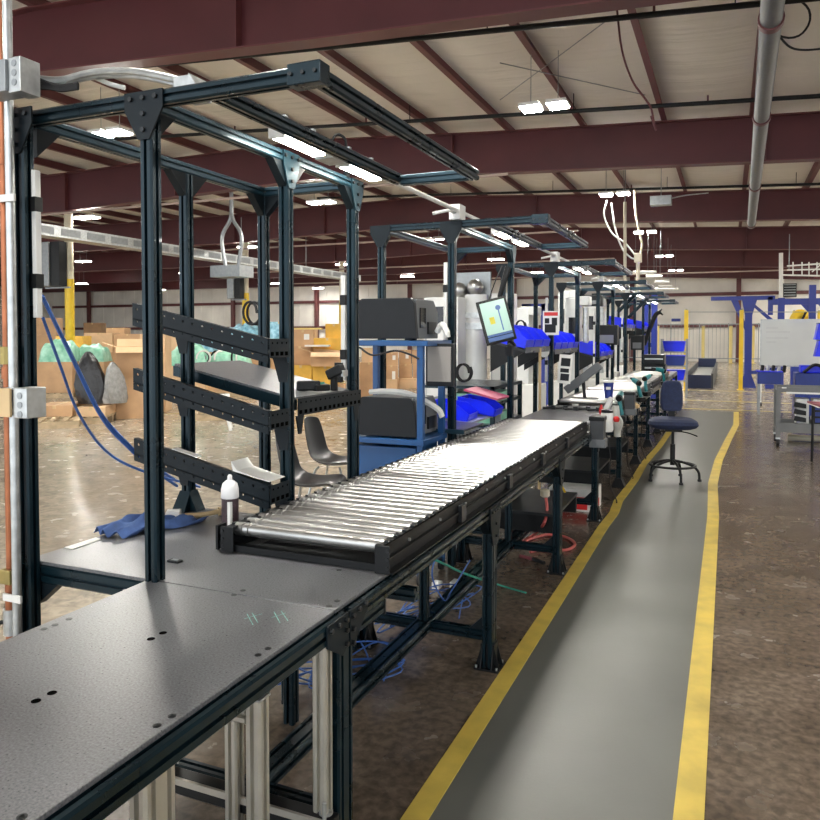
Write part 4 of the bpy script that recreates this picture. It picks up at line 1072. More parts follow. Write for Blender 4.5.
sc1 = shell_chair('dark grey plastic shell chair seen under the nearest trays, closer to the bench')
g1 = GZ(310, 484, .44); g2 = GZ(334, 463, .44)
place(sc1, (g1.x, g1.y, 0), R(14)); dup(sc1, loc=(g2.x, g2.y, 0), rotz=R(8), label='dark grey plastic shell chair farther back, left of the third front post')
# navy drafting chair
ch = thing('drafting_chair', 'navy drafting chair with a black foot ring standing on the grey walkway', 'chair', (0,0,0))
def pad(pts_fn, z0, z1, n=24, rings=4):
    pass
m = MB(); prof = [(.0, .0), (.17, 0), (.215, .018), (.235, .055), (.225, .09), (.19, .113), (.1, .118), (0, .115)]
vs = []; k = 28
for r, z in prof:
    for j in range(k):
        t_ = 2*math.pi*j/k; c_, s_ = math.cos(t_), math.sin(t_)
        e = (abs(c_)**3.2+abs(s_)**3.2)**(-1/3.2)
        sag = -.02*(1-min(1, r/.2)) + (-.012*abs(c_)**3 if r > .15 else 0)
        vs.append((1.12*r*e*c_, r*e*s_, .575+z+(sag if z > .03 else 0)))
fs = [(i*k+j, i*k+(j+1) % k, (i+1)*k+(j+1) % k, (i+1)*k+j) for i in range(len(prof)-1) for j in range(k)]
m.add(vs, fs).build('seat', 'navy', ch, smooth=True)
m = MB(); vs = []; secs = [(.74, .09, 0), (.76, .112, .006), (.83, .125, .012), (.93, .122, .0), (1.01, .112, -.01), (1.07, .095, -.02), (1.09, .07, -.025)]
for z, hw, dy in secs:
    for (a, b) in ((-1, -.5), (-.9, -1), (0, -1.25), (.9, -1), (1, -.5), (1, .5), (.9, 1), (0, .75), (-.9, 1), (-1, .5)):
        vs.append((hw*a, .2+dy+.03*b+.03*(a*a), z))
k = 10; fs = [(i*k+j, i*k+(j+1) % k, (i+1)*k+(j+1) % k, (i+1)*k+j) for i in range(len(secs)-1) for j in range(k)]
fs += [tuple(range(k)), tuple(range((len(secs)-1)*k, len(secs)*k))]
m.add(vs, fs).build('backrest', 'navy', ch, smooth=True, sub=1)
MB().box(-.035, .035, .2, .225, .52, .8).build('back_bar', 'black', ch, bev=.004)
MB().box(-.09, .09, -.1, .22, .545, .575).build('seat_plate', 'black', ch, bev=.004)
MB().cyl((0,0,.4), (0,0,.545), .016, n=12).build('gas_piston', 'black', ch, smooth=True)
MB().cyl((0,0,.17), (0,0,.4), .027, n=14).build('column', 'black', ch, smooth=True)
for s in (-1, 1): MB().tube([(s*.06, 0, .545), (s*.16, -.03, .53), (s*.25, -.05, .5)], .007, 6).build('lever', 'black', ch, smooth=True)
MB().tube([(.24*math.cos(a*math.pi/12), .24*math.sin(a*math.pi/12), .17) for a in range(25)], .013, 8, 1).build('foot_ring', 'black', ch, smooth=True)
for i in range(5):
    a = R(90+72*i+14+36); c_, s_ = math.cos(a), math.sin(a)
    MB().tube([(.02*c_, .02*s_, .22), (.12*c_, .12*s_, .2), (.22*c_, .22*s_, .16), (.27*c_, .27*s_, .1), (.28*c_, .28*s_, .02)], .014, 8).build('base_leg', 'black', ch, smooth=True)
    MB().cyl((.28*c_, .28*s_, 0), (.28*c_, .28*s_, .025), .022, n=10).build('foot', 'rubber', ch)
place(ch, (-.545, 8.62, 0), R(8))

# ================================================================= SMALL THINGS ON THE FRONT BENCH
bo = GZ(234, 526, .8)
sbt = thing('spray_bottle', 'white-topped bottle with black printed label standing beside the conveyor start', 'bottle', (-1.78, 2.37, .8))
bx_, by_ = -1.78, 2.37
MB().lathe([(.03, .8), (.033, .806), (.033, .965)], (bx_, by_, 0), 28).build('label', 'bottle_label', sbt, smooth=True)
MB().lathe([(.033, .965), (.035, .968), (.034, 1.0), (.028, 1.022), (.014, 1.034), (.01, 1.036), (.009, 1.05), (.005, 1.056)], (bx_, by_, 0), 28).build('cap', 'bottle_white', sbt, smooth=True)
MB().box(bx_+.012, bx_+.026, by_-.0335, by_-.02, .82, .955).build('white_panel', 'paper', sbt)
# denim-blue cloth
import itertools
cx_, cy_ = -2.2, 2.36
cloth = MB(); n1, n2 = 26, 18; vs = []
for i in range(n1):
    for j in range(n2):
        u, v = i/(n1-1)-.5, j/(n2-1)-.5
        e = 1-.25*math.cos(3*math.atan2(v, u)+.6)*math.hypot(u, v)
        x = cx_+u*.2*e+v*.12; y = cy_+v*.3*e+u*.02
        z = .804+max(0, .06*(1-(2*math.hypot(u, v))**2))*(.55+.45*math.sin(14*u+5*v)*math.cos(9*v-4*u))+.014*(1+math.sin(20*u+8*v))
        vs.append((x, y, z))
cloth.add(vs, [(i*n2+j, i*n2+j+1, (i+1)*n2+j+1, (i+1)*n2+j) for i in range(n1-1) for j in range(n2-1)])
co_ = single('blue_cloth', cloth, 'denim', 'crumpled blue cloth lying on the bench behind the second post', 'cloth', smooth=True)
sd_ = co_.modifiers.new('thick', 'SOLIDIFY'); sd_.thickness = .003; sd_.offset = 1
mt_ = thing('wooden_mallet', 'small wooden-handled tool with a white head lying beside the blue cloth', 'tool', (-2.15, 2.62, .8))
MB().tube([(-2.16, 2.56, .815), (-2.1, 2.6, .816), (-2.06, 2.66, .82)], .011, 8).build('handle', 'tan', mt_, smooth=True)
MB().cyl((-2.06, 2.66, .82), (-2.04, 2.685, .82), .02, .017, n=12).build('handle_end', 'tan', mt_, smooth=True)
MB().obox(Matrix.Translation((-2.19, 2.52, .822)) @ rotz(R(35)), .06, .07, .042).build('mallet_head', 'white', mt_, bev=.005)
single('wooden_pole', MB().cyl((-2.3, 2.78, .0), (-2.32, 2.8, 1.25), .014, n=10), 'tan', 'thin wooden pole standing behind the second post of the nearest frame', 'pole', smooth=True)
a = GZ(175, 562, .8)
pk = thing('black_clip', 'small black rectangular clip lying on the bench right of the second post', 'clip', (a.x, a.y, .8))
MB().box(a.x-.025, a.x+.025, a.y-.014, a.y+.014, .8, .808).build('clip_body', 'black', pk, bev=.003)
MB().box(a.x-.012, a.x+.014, a.y-.006, a.y+.006, .808, .81).build('clip_insert', 'steelgrey', pk)
q = [GZ(64, 548, .8), GZ(72, 550, .8), GZ(101, 540, .8), GZ(96, 538, .8)]
single('paper_strip', MB().add([v+Vector((0,0,.001)) for v in q]+[v+Vector((0,0,.003)) for v in q], [(3,2,1,0), (4,5,6,7), (0,1,5,4), (1,2,6,5), (2,3,7,6), (3,0,4,7)]), 'paper', 'white paper strip lying on the bench behind the cross rail', 'paper')

# ================================================================= HOSES AND CABLES
for i, (pts, lb) in enumerate((([(42,296,1.95), (70,352,2.2), (100,412,2.45), (128,444,2.6), (148,462,2.7), (175,480,2.9)], 'thick pair-like blue air hose arcing from the left post to the trays, upper strand'),
                  ([(44,300,1.96), (72,358,2.21), (102,418,2.46), (130,449,2.61), (150,467,2.71), (177,486,2.9)], 'blue air hose running just below the upper strand'),
                  ([(43,318,1.95), (60,365,2.1), (78,412,2.3), (105,450,2.5), (140,470,2.65), (200,487,2.95)], 'lowest sagging blue air hose left of the second post'))):
    P_ = [GY(*p) for p in pts]
    single('air_hose', MB().tube(P_, .0075 if i < 2 else .006, 8), 'bluecable', lb, 'hose', smooth=True)
rng = random.Random(11)
def tangle(cx, cy, rx, ry, n, m, label, r=.004, zmax=.12):
    pts = []
    for i in range(n):
        a = i*1.15; k = .5+.5*rng.random()
        pts.append((cx+rx*k*math.cos(a), cy+ry*k*math.sin(a*1.1), .008+zmax*rng.random()*abs(math.sin(i))))
    return single('cable_tangle', MB().tube(pts, r, 6, 5), m, label, 'cables', smooth=True)
tangle(-1.62, 3.05, .25, .3, 34, 'bluecable', 'tangle of blue cables on the floor behind the first conveyor leg')
tangle(-1.55, 3.9, .2, .5, 26, 'bluecable', 'blue cables looping on the floor beyond the small white boxes')
P_ = [GZ(440, 545, .5)+Vector((0,0,0)), GZ(432, 575, .35), GZ(444, 600, .2), GZ(452, 590, .3), GZ(470, 560, .45)]
single('hanging_cable', MB().tube(P_, .004, 6), 'bluecable', 'blue cable hanging in a loop under the conveyor', 'cable', smooth=True)
P_ = [GZ(415, 552, .6), GZ(440, 562, .5), GZ(466, 574, .35), GZ(500, 590, .0)+Vector((0,0,.03)), GZ(526, 596, 0)+Vector((0,0,.02))]
single('green_strap', MB().tube(P_, .006, 6), 'greenwire', 'thin green strap stretched under the conveyor behind the first leg', 'strap', smooth=True)
for (px, py, lb, s) in ((457, 582, 'small white box on the floor under the conveyor, right of the other one', .07), (437, 580, 'small white adapter box under the conveyor, left of the other one', .05)):
    a = GZ(px, py, .05); t = thing('adapter_box', lb, 'adapter', (a.x, a.y, 0))
    MB().box(a.x-s/2, a.x+s/2, a.y-s*.6, a.y+s*.6, 0, s*.8).build('case', 'white', t, bev=.003)
    MB().box(a.x-s/4, a.x+s/4, a.y-s*.6-.002, a.y-s*.6, s*.2, s*.5).build('label_patch', 'steelgrey', t)
hs = thing('air_hose', 'red air hose looping on the floor by the second conveyor leg', 'hose', (-1.2, 5.2, 0))
h0 = GY(545, 493, 5.3)
P_ = [h0, GY(547, 510, 5.3), GY(543, 525, 5.2), GZ(532, 536, .03), GZ(524, 541, .012), GZ(545, 535, .012), GZ(565, 537, .012), GZ(575, 544, .012), GZ(566, 550, .012), GZ(548, 548, .012), GZ(530, 552, .012)]
MB().tube(P_, .011, 8).build('hose', 'redhose', hs, smooth=True)
MB().lathe([(.02, -.03), (.035, -.02), (.035, .02), (.02, .03)], tuple(h0), 14).build('hose_fitting', 'cream', hs, smooth=True)
rb = thing('air_gun', 'small red and black air gun lying on the floor under the crossbar', 'tool', tuple(GZ(532, 558, 0)))
a, b, c = GZ(520, 556, .015), GZ(533, 559, .015), GZ(544, 563, .015)
MB().cyl(a, b, .013, n=8).build('grip', 'maroontop', rb); MB().cyl(b, c, .014, n=8).build('nozzle', 'blackmetal', rb)
# white carton with red side under the line, shelf and folding rule
a = GZ(592, 517, 0)
wb_ = thing('product_box', 'white box with a red side standing under the line by the walkway', 'box', (-1.3, 7.0, 0))
MB().box(-1.5, -1.08, 6.75, 7.1, 0, .2).build('box_body', 'white', wb_, bev=.003)
MB().box(-1.47, -1.15, 6.743, 6.75, .02, .13).build('red_side', 'red', wb_)
MB().box(-1.079, -1.075, 6.8, 6.95, .03, .1).build('red_side', 'red', wb_)
fr = thing('folding_rule', 'yellow folded rule leaning under the conveyor beside the second leg', 'tool', tuple(GZ(560, 493, .1)))
for (p, q_) in (((557, 478), (565, 492)), ((560, 477), (559, 493))):
    MB().cyl(GY(*p, 5.9), GY(*q_, 5.8), .009, n=6).build('rule_leg', 'yellow', fr)
for i, y in enumerate((5.5, 7.3, 8.9)):
    t = thing('lower_shelf', ['dark lower shelf under the conveyor past the second leg', 'dark lower shelf under the first tool bench', 'dark lower shelf under the second tool bench'][i], 'shelf', (-1.38, y, .2))
    MB().box(-1.66, -1.1, y-.3, y+.5, .31, .33).build('shelf_board', 'blackmetal', t)
    for yy in (y-.25, y+.45): MB().box(-1.66, -1.1, yy-.02, yy+.02, .182, .31).build('shelf_support', 'black', t)
for i, (y, lb) in enumerate(((6.9, 'first tool bench'), (8.2, 'second tool bench'), (9.6, 'third bench'))):
    P_ = [(-1.02, y, .75), (-.98, y+.05, .5), (-1.0, y+.2, .2), (-.95, y+.3, .01), (-1.1, y+.5, .01)]
    single('hanging_cable', MB().tube(P_, .006, 6), 'rubber', 'black cable hanging down from the side of the %s' % lb, 'cable', smooth=True)

# more hand tools and small stock crowding the benches
k_ = 0
wh_ = ['beside the blue cup', 'just behind the blue cup', 'past the second grey holster', 'left of the navy chair back', 'near the black tool stack']
for (y, a) in ((8.02, .3), (9.72, 1.1), (11.58, -.5), (13.35, .8), (15.3, .2)):
    t = thing('hand_tool', 'black hand tool on the bench gap %s' % wh_[k_], 'tool', (-1.2, y, .802)); M = Matrix.Translation((-1.2, y, .802)) @ rotz(a)
    MB().cyl((-.08, 0, .014), (.04, 0, .014), .013, n=8).xf(M).build('handle', 'rubber', t)
    MB().box(.04, .1, -.02, .02, 0, .035).xf(M).build('tool_head', 'blackmetal', t, bev=.003)
    c = thing('parts_cup', 'small pale cup of hardware %s' % wh_[k_], 'cup', (-1.5, y, .802))
    MB().lathe([(.03, .802), (.038, .86), (.034, .86), (.028, .81)], (-1.5, y, 0), 14).build('cup_body', 'white', c, smooth=True)
    k_ += 1
# ================================================================= CARDBOARD HALL ON THE LEFT
def carton(P0, w, d, h, rot, label, m='card', tape=True, flaps=0, group=None, lab_patch=False, name='cardboard_box'):
    t = thing(name, label, 'box', (0,0,0), group)
    if flaps:
        b = MB(); e = .012
        b.box(-w/2, w/2, -d/2, -d/2+e, 0, h).box(-w/2, w/2, d/2-e, d/2, 0, h).box(-w/2, -w/2+e, -d/2+e, d/2-e, 0, h).box(w/2-e, w/2, -d/2+e, d/2-e, 0, h).box(-w/2+e, w/2-e, -d/2+e, d/2-e, 0, e)
        b.build('box_body', m, t)
        fl = min(w, d)*.45
        for (M, ww) in ((Matrix.Translation((0, -d/2, h)) @ Matrix.Rotation(R(25), 4, 'X'), w), (Matrix.Translation((0, d/2, h)) @ rotz(R(180)) @ Matrix.Rotation(R(-35 if flaps == 1 else 20), 4, 'X'), w),
                        (Matrix.Translation((-w/2, 0, h)) @ rotz(R(-90)) @ Matrix.Rotation(R(-20), 4, 'X'), d), (Matrix.Translation((w/2, 0, h)) @ rotz(R(90)) @ Matrix.Rotation(R(15), 4, 'X'), d)):
            MB().box(-ww/2+.01, ww/2-.01, -fl, 0, -.004, .004).xf(M).build('flap', 'cardlight', t)
    else:
        MB().box(-w/2, w/2, -d/2, d/2, 0, h).build('box_body', m, t, bev=.004)
        if tape: MB().box(-.03, .03, -d/2-.002, d/2+.002, h-.06, h+.002).build('tape', 'tan', t)
    if lab_patch: MB().box(w*.05, w*.3, -d/2-.004, -d/2, h*.4, h*.75).build('label_patch', 'paper', t)
    place(t, P0, rot); return t
def at_px(x0, x1, ytop, ybase, zb, D=None):
    # footprint centre, width and height of something that spans these pixels
    xc = (x0+x1)/2
    if D is None:
        r = ray(xc, ybase); D = (zb-CAM_H)/r.z
    P = CP+ray(xc, ybase)*D
    return P, (x1-x0)*D/F_PX, (ybase-ytop)*D/F_PX, D
def pal(P, w, d, rot, label):
    t = thing('pallet', label, 'pallet', (0,0,0), 'wooden pallets in the box area')
    for i in range(6): MB().box(-w/2+i*(w-.1)/5, -w/2+.1+i*(w-.1)/5, -d/2, d/2, .11, .13).build('deck_board', 'wood', t)
    for y in (-d/2+.05, 0, d/2-.05): MB().box(-w/2, w/2, y-.045, y+.045, 0, .11).build('stringer', 'wood', t)
    place(t, P, rot); return t
def film(P, w, d, h, rot, m, label, name='plastic_bags', seed=1):
    rg = random.Random(seed); n1, n2 = 22, 16; vs = []
    for i in range(n1):
        for j in range(n2):
            u, v = i/(n1-1)-.5, j/(n2-1)-.5
            e = (1-(2*abs(u))**4)*(1-(2*abs(v))**4)
            z = h*(.5+.5*e)*(.86+.14*math.sin(13*u+seed)*math.cos(9*v+seed*2))+.03*rg.random()
            if i in (0, n1-1) or j in (0, n2-1): z = 0
            vs.append((u*w, v*d, max(z, 0)))
    fs = [(i*n2+j, i*n2+j+1, (i+1)*n2+j+1, (i+1)*n2+j) for i in range(n1-1) for j in range(n2-1)]
    m_ = MB().add(vs, fs); o = m_.build(name, m, smooth=True, sub=1); tag(o, label, 'plastic bags')
    place(o, P, rot); return o
RY = YAW
def gaylord(x0, x1, ytop, ybase, rot, lb, m='card', fillm=None, fill_top=None, filllb='', d=None, seed=1, zb=.13):
    P, w, h, D = at_px(x0, x1, ytop, ybase, zb)
    d = d or w
    back = Vector((-math.sin(rot), math.cos(rot), 0))*(d/2)
    pc = Vector((P.x, P.y, 0))+back
    pal((pc.x, pc.y, 0), w*1.02, d*1.02, rot, 'pallet under the '+lb)
    carton((pc.x, pc.y, .131), w, d, h, rot, lb, m)
    if fillm: film((pc.x, pc.y, .131+h), w*.96, d*.96, (ytop-fill_top)*D/F_PX*1.15, rot, fillm, filllb, seed=seed)
    return pc, w, h
A0 = RY+R(8)
P, w, h, D = at_px(36, 104, 406, 417, .13); pc = Vector((P.x, P.y, 0))+Vector((-math.sin(A0), math.cos(A0), 0))*.45
pal((pc.x, pc.y, 0), 1.25, .95, A0, 'long pallet nearest the bench, carrying flat cartons')
carton((pc.x-.27, pc.y-.12, .131), .62, .8, .2, A0, 'flat carton on the near pallet, at left', 'card')
carton((pc.x+.33, pc.y+.14, .131), .5, .8, .17, A0, 'flat carton on the near pallet, under the black bag', 'cardlight')
# black bag
pb = Vector((pc.x+.28, pc.y+.12, .335)); n1 = 20
prof = [(.3, 0), (.33, .1), (.3, .35), (.24, .6), (.16, .8), (.07, .93), (.03, .96)]
vs = []
for r, z in prof:
    for k in range(n1):
        a = 2*math.pi*k/n1; rr = r*(1+.12*math.sin(3*a+z*6)+.06*math.sin(7*a))
        vs.append((rr*math.cos(a)-.1*z, .6*rr*math.sin(a), z))
fs = [(i*n1+k, i*n1+(k+1) % n1, (i+1)*n1+(k+1) % n1, (i+1)*n1+k) for i in range(len(prof)-1) for k in range(n1)]+[tuple(range(n1)), tuple(range((len(prof)-1)*n1, len(prof)*n1))]
o = MB().add(vs, fs).build('black_bag', 'blackbag', smooth=True); place(o, pb, RY); tag(o, 'tall black plastic-wrapped bundle standing on the near flat cartons', 'bag')
o = dup(o, loc=pb+Vector((.33, .22, 0)), rotz=RY+1, label='clear-plastic-wrapped bundle leaning right of the black one'); o.name = 'clear_bag'; o.data = o.data.copy(); o.data.materials[0] = MATS['clearfilm']; o.scale = (.75, .7, .8)
gaylord(38, 72, 362, 393, RY+R(5), 'large carton full of green bags behind the black bundle', 'card', 'greenfilm', 342, 'green plastic bags heaped in the carton behind the black bundle', seed=1)
gaylord(73, 104, 362, 391, RY+R(5), 'large carton of green bags right of the black bundle', 'card', 'greenfilm', 346, 'green plastic bags heaped right of the black bundle', seed=2)
P, w, h, D = at_px(105, 142, 347, 419, 0)
carton((P.x-.1, P.y+.33, 0), w*.8, .6, h, RY+R(20), 'tall open carton with raised flaps left of the second post', 'card', flaps=1)
P, w, h, D = at_px(131, 162, 334, 412, 0)
carton((P.x, P.y+.3, 0), w*.8, .5, h, RY+R(4), 'tallest plain carton half hidden by the second post', 'cardlight', tape=False)
for (x0, x1, yt, yb, D_, lb, m) in ((88, 117, 333, 352, 26, 'stack carton behind the green bags, left one', 'cardlight'), (117, 145, 334, 352, 26, 'stack carton behind the green bags, right one', 'card'), (60, 88, 336, 356, 24, 'carton just right of the yellow column foot', 'cardyellow'), (38, 60, 318, 335, 32, 'distant carton left of the yellow column', 'card'),
                     (86, 104, 323, 336, 33, 'dark distant carton right of the yellow column', 'carddark'), (104, 128, 328, 336, 36, 'distant low carton in the back row', 'card'), (168, 188, 336, 352, 24, 'carton seen between second post and tray', 'cardlight'),
                     (292, 318, 328, 346, 20, 'carton with white label at left of the yellow heap', 'card'), (270, 290, 322, 345, 21, 'blue-wrapped carton behind the back posts', 'bluefilm')):
    P = CP+ray((x0+x1)/2, yb)*D_; w = (x1-x0)*D_/F_PX; h = (yb-yt)*D_/F_PX
    base = carton((P.x, P.y, 0), w*.98, w*.8, P.z-.002, RY+R(3), 'lower '+lb, 'card', tape=False)
    carton((P.x, P.y, P.z), w*.95, w*.78, h, RY+R(3), 'upper '+lb, m, lab_patch='label' in lb)
gaylord(166, 206, 366, 394, RY+R(4), 'large carton under green bags, left part seen beneath the top tray', 'cardlight', 'greenfilm', 346, 'green bags seen left under the top tray', seed=4)
gaylord(206, 248, 366, 393, RY+R(4), 'large carton under green bags, right part seen beneath the top tray', 'cardlight', 'greenfilm', 352, 'green bags seen right under the top tray', seed=5)
gaylord(188, 214, 352, 385, RY+R(4), 'carton under blue bags behind the green ones', 'card', 'bluefilm', 337, 'blue plastic bags behind the green ones, seen under the top tray', seed=6)
gaylord(222, 262, 350, 384, RY+R(4), 'carton under blue bags near the second yellow column', 'card', 'bluefilm', 326, 'blue plastic bags near the second yellow column', seed=7)
# wire reels
for i, x in enumerate((190, 203, 218, 236)):
    _, w_r, h_r, D_r = at_px(166, 206, 366, 394, .13) if x < 206 else at_px(206, 248, 366, 393, .13)
    P = CP+ray(x, 366)*(D_r+.2); P.z = .133+h_r; a = RY+.5*i
    t = thing('cable_reel', ['leftmost', 'second', 'third', 'rightmost'][i]+' small white reel in the row behind the trays', 'reel', tuple(P), 'white reels behind the trays')
    u = Vector((math.cos(a), math.sin(a), 0))
    for dy in (-.06, .06):
        c = P+Vector((-u.y, u.x, 0))*dy+Vector((0, 0, .2))
        MB().tube([c+u*(.17*math.cos(q))+Vector((0,0,.17*math.sin(q))) for q in [k*math.pi/8 for k in range(17)]], .025, 6, 1).build('flange_ring', 'white' if dy < 0 else 'black', t, smooth=True)
    MB().cyl(P+Vector((u.y*.08, -u.x*.08, .2)), P+Vector((-u.y*.08, u.x*.08, .2)), .07, n=12).build('hub', 'steelgrey', t)
    MB().cb(P+Vector((0, 0, .015)), .2, .16, .03).build('stand_base', 'white', t)
# yellow heap
def ybox(x0, x1, yt, yb, lb, m, D=18.2, flaps=0, rot=0, lp=False):
    P = CP+ray((x0+x1)/2, yb)*D; w = (x1-x0)*D/F_PX; h = (yb-yt)*D/F_PX
    if P.z < .35: h += P.z; P.z = 0
    return carton((P.x, P.y, max(0, P.z)), w, w*.75, h, RY+rot, lb, m, flaps=flaps, lab_patch=lp, tape=not flaps)
heap = [(290, 318, 383, 403, 'pale carton at the floor left in the box heap', 'cardlight', 18.2, 0), (318, 345, 384, 403, 'pale carton at the floor right in the box heap', 'card', 18.2, 0),
        (291, 313, 365, 383, 'yellow-brown carton low in the box heap, left', 'cardyellow', 18.3, 0), (314, 339, 366, 384, 'yellow carton low in the box heap, beside the radio', 'cardyellow', 18.3, 0),
        (289, 312, 346, 365, 'tan carton in the middle of the box heap, left', 'card', 18.5, 0), (312, 342, 352, 366, 'tan carton with lifted lid in the middle of the box heap', 'card', 18.0, 1),
        (293, 314, 330, 346, 'tan carton with white label high in the box heap', 'card', 18.5, 0), (315, 343, 338, 352, 'yellow carton high in the box heap under the papers', 'cardyellow', 18.6, 0), (326, 343, 324, 338, 'yellow carton topmost right in the box heap', 'cardyellow', 18.7, 0)]
for x0, x1, yt, yb, lb, m, D_, fl in heap: ybox(x0, x1, yt, yb, lb, m, D_, fl, rot=R((x0*7) % 9-4), lp='label' in lb)
for (x0, x1, y, D_, lb) in ((306, 330, 346.5, 18.2, 'white papers lying mid-heap on the cartons'), (292, 322, 329.5, 18.5, 'yellow paper sheets on top of the box heap')):
    P = CP+ray((x0+x1)/2, y)*D_; w = (x1-x0)*D_/F_PX
    single('paper_pile', MB().box(-w/2, w/2, -.25, .25, 0, .04).xf(Matrix.Translation(P) @ rotz(RY)), 'paper' if 'white' in lb else 'dimyellow', lb, 'paper')
for (x0, x1, yt, yb, lb, m, D_) in ((360, 379, 362, 392, 'tan carton stack front seen under the top printer shelf', 'card', 19), (362, 379, 348, 362, 'tan carton on the stack under the top printer shelf, left', 'cardlight', 19), (385, 398, 365, 379, 'labelled small carton left of the red cone, lower', 'card', 22), (386, 398, 352, 365, 'labelled small carton left of the red cone, upper', 'card', 22), (399, 412, 364, 378, 'small carton above the red cone, lower', 'card', 22.5), (399, 411, 350, 364, 'labelled small carton above the red cone, upper', 'card', 22.5),
                     (413, 428, 364, 378, 'labelled small carton right of the red cone, lower', 'card', 22.5), (412, 427, 350, 364, 'labelled small carton right of the red cone, upper', 'card', 22.5), (384, 397, 379, 388.6, 'wide pale carton base left of the red cone', 'cardlight', 22), (398, 432, 378, 388, 'wide pale carton base behind the red cone', 'cardlight', 22.5), (430, 452, 360, 388, 'plain carton behind the monitor', 'cardlight', 22.5)):
    ybox(x0, x1, yt, yb, lb, m, D_, lp='labelled' in lb)
P = GZ(402, 385.5, 0)
t = thing('traffic_cone', 'red traffic cone standing in front of the far cartons', 'cone', tuple(P))
MB().lathe([(.16, .03), (.12, .12), (.035, .52), (.02, .54)], tuple(P), 16).build('cone_body', 'red', t, smooth=True)
MB().box(P.x-.2, P.x+.2, P.y-.2, P.y+.2, 0, .03).build('base', 'red', t)
# white sawhorse
P = GZ(208, 430, 0); t = thing('sawhorse', 'white wooden sawhorse standing on the floor behind the trays', 'sawhorse', tuple(P))
u = Vector((math.cos(RY+.2), math.sin(RY+.2), 0)); v_ = Vector((-u.y, u.x, 0)); Pg = Vector((P.x, P.y, 0))
for s in (-1, 1):
    for q in (-1, 1):
        b_ = Pg+u*(.38*s)+v_*(.2*q); tp = Pg+u*(.25*s)+v_*(.03*q)+Vector((0,0,.55))
        MB().cyl(b_, tp, .035, n=4).build('leg', 'white', t)
c1, c2 = Pg-u*.36+Vector((0,0,.56)), Pg+u*.36+Vector((0,0,.56)); MB().cyl(c1, c2, .05, n=4).build('top_beam', 'white', t)
for (px, py, lb) in ((212, 418, 'empty pallet on the floor behind the sawhorse'), (48, 426, 'pallet edge at far left beside the near pallet')):
    P = GZ(px, py, 0); pal((P.x, P.y, 0), 1.1, .9, RY+.3, lb)

# ================================================================= HALL FITTINGS ON THE LEFT
# duct
dt = thing('air_duct', 'long grilled grey duct hanging below the roof at left', 'duct', (-14.4, 19, 4.0))
a, b = Vector((-14.3, 11.5, 4.05)), Vector((-14.9, 27.5, 4.05))
MB().box(-14.7, -14.25, 11, 28, 3.86, 4.12).build('duct_body', 'galv', dt)
for i in range(22): MB().box(-14.249, -14.24, 11.2+.76*i, 11.75+.76*i, 3.91, 4.07).build('grille', 'steelgrey', dt)
for y in (12, 16, 20, 24, 27.5): MB().cyl((-14.5, y, 4.12), (-14.5, y, 5.4), .01, n=6).build('hanger_rod', 'steelgrey', dt)
hv = thing('unit_heater', 'boxy grey air unit hanging in the duct line between the nearest frame posts', 'air unit', (-13.6, 19, 3.8))
P = CP+ray(232, 272)*19
MB().box(P.x-.45, P.x+.45, P.y-.3, P.y+.3, P.z-.14, P.z+.15).xf(Matrix.Identity(4)).build('case', 'steelgrey', hv)
for s in (-1, 1): MB().tube([(P.x+.2*s, P.y, P.z+.15), (P.x+.3*s, P.y, P.z+.9), (P.x+.02*s, P.y, P.z+1.4), (P.x, P.y, P.z+2.1)], .05, 8).build('flex_duct', 'steelgrey', hv, smooth=True)
for (x0, x1, y0, y1, Y, lb) in ((45, 65, 242, 287, 15.05, 'tall grey-black speaker-like box on the first yellow column'), (231, 243, 264, 299, 22.6, 'tall grey-black box on the second yellow column')):
    a, b = GY(x0, y1, Y), GY(x1, y0, Y)
    t = thing('column_box', lb, 'wall box', (a.x, Y, a.z))
    MB().box(a.x, (a.x*.45+b.x*.55), Y-.25, Y+.05, a.z, b.z).build('grey_front', 'steelgrey', t, bev=.02)
    MB().box((a.x*.45+b.x*.55)+.001, b.x, Y-.2, Y+.05, a.z, b.z).build('black_body', 'black', t)
    MB().box(a.x, -16.6 if Y < 16 else -16.2, Y, Y+.06, a.z-.05, a.z-.01).build('bracket', 'steelgrey', t)
# thin pipes and cables across the hall
for (pA, pB, r, lb) in (((-18, 14.2, 4.75), (-4, 14.2, 4.75), .03, 'thin pale pipe crossing under the second roof beam'), ((-20, 21.6, 4.6), (-4, 21.6, 4.6), .03, 'thin pale pipe crossing under the third roof beam'), ((-22, 29, 4.5), (-4, 29, 4.5), .03, 'thin pale pipe crossing under the fourth roof beam'), ((-25, 36, 4.5), (3, 36, 4.4), .03, 'thin pale pipe crossing under the fifth roof beam')):
    single('ceiling_pipe', MB().cyl(pA, pB, r, n=8), 'greyflange', lb, 'pipe', smooth=True)
# black sprinkler lines
for i, (a, b) in enumerate((((-9.5, 8.7, 5.5), (10, 10.9, 5.2)), ((-12, 12.5, 5.45), (12, 13.9, 5.15)), ((-12, 19.9, 5.4), (12, 21.4, 5.15)))):
    y = (9.15, 12.95, 20.6)[i]
    t = thing('sprinkler_pipe', ['nearest', 'second', 'third'][i]+' black sprinkler pipe crossing under the roof', 'pipe', (0, y, 5.3), 'black sprinkler pipes')
    qa, qb = (((222, 58), (757, 4)), ((332, 126), (820, 96)), ((500, 193), (820, 184)))[i]
    A, B = GY(*qa, y), GY(*qb, y); d_ = (B-A).normalized(); A, B = A-d_*6, B+d_*7
    MB().cyl(A, B, .035, n=10).build('pipe', 'black', t, smooth=True)
    for k in range(7):
        q = A.lerp(B, (k+.5)/7); MB().cyl(q, q+Vector((0,0,.3)), .008, n=6).build('hanger', 'black', t)
        q2 = A.lerp(B, (k+.2)/7); MB().cyl(q2, q2+Vector((0,0,.12)), .016, n=6).build('sprinkler_head', 'maroonrib', q and t)
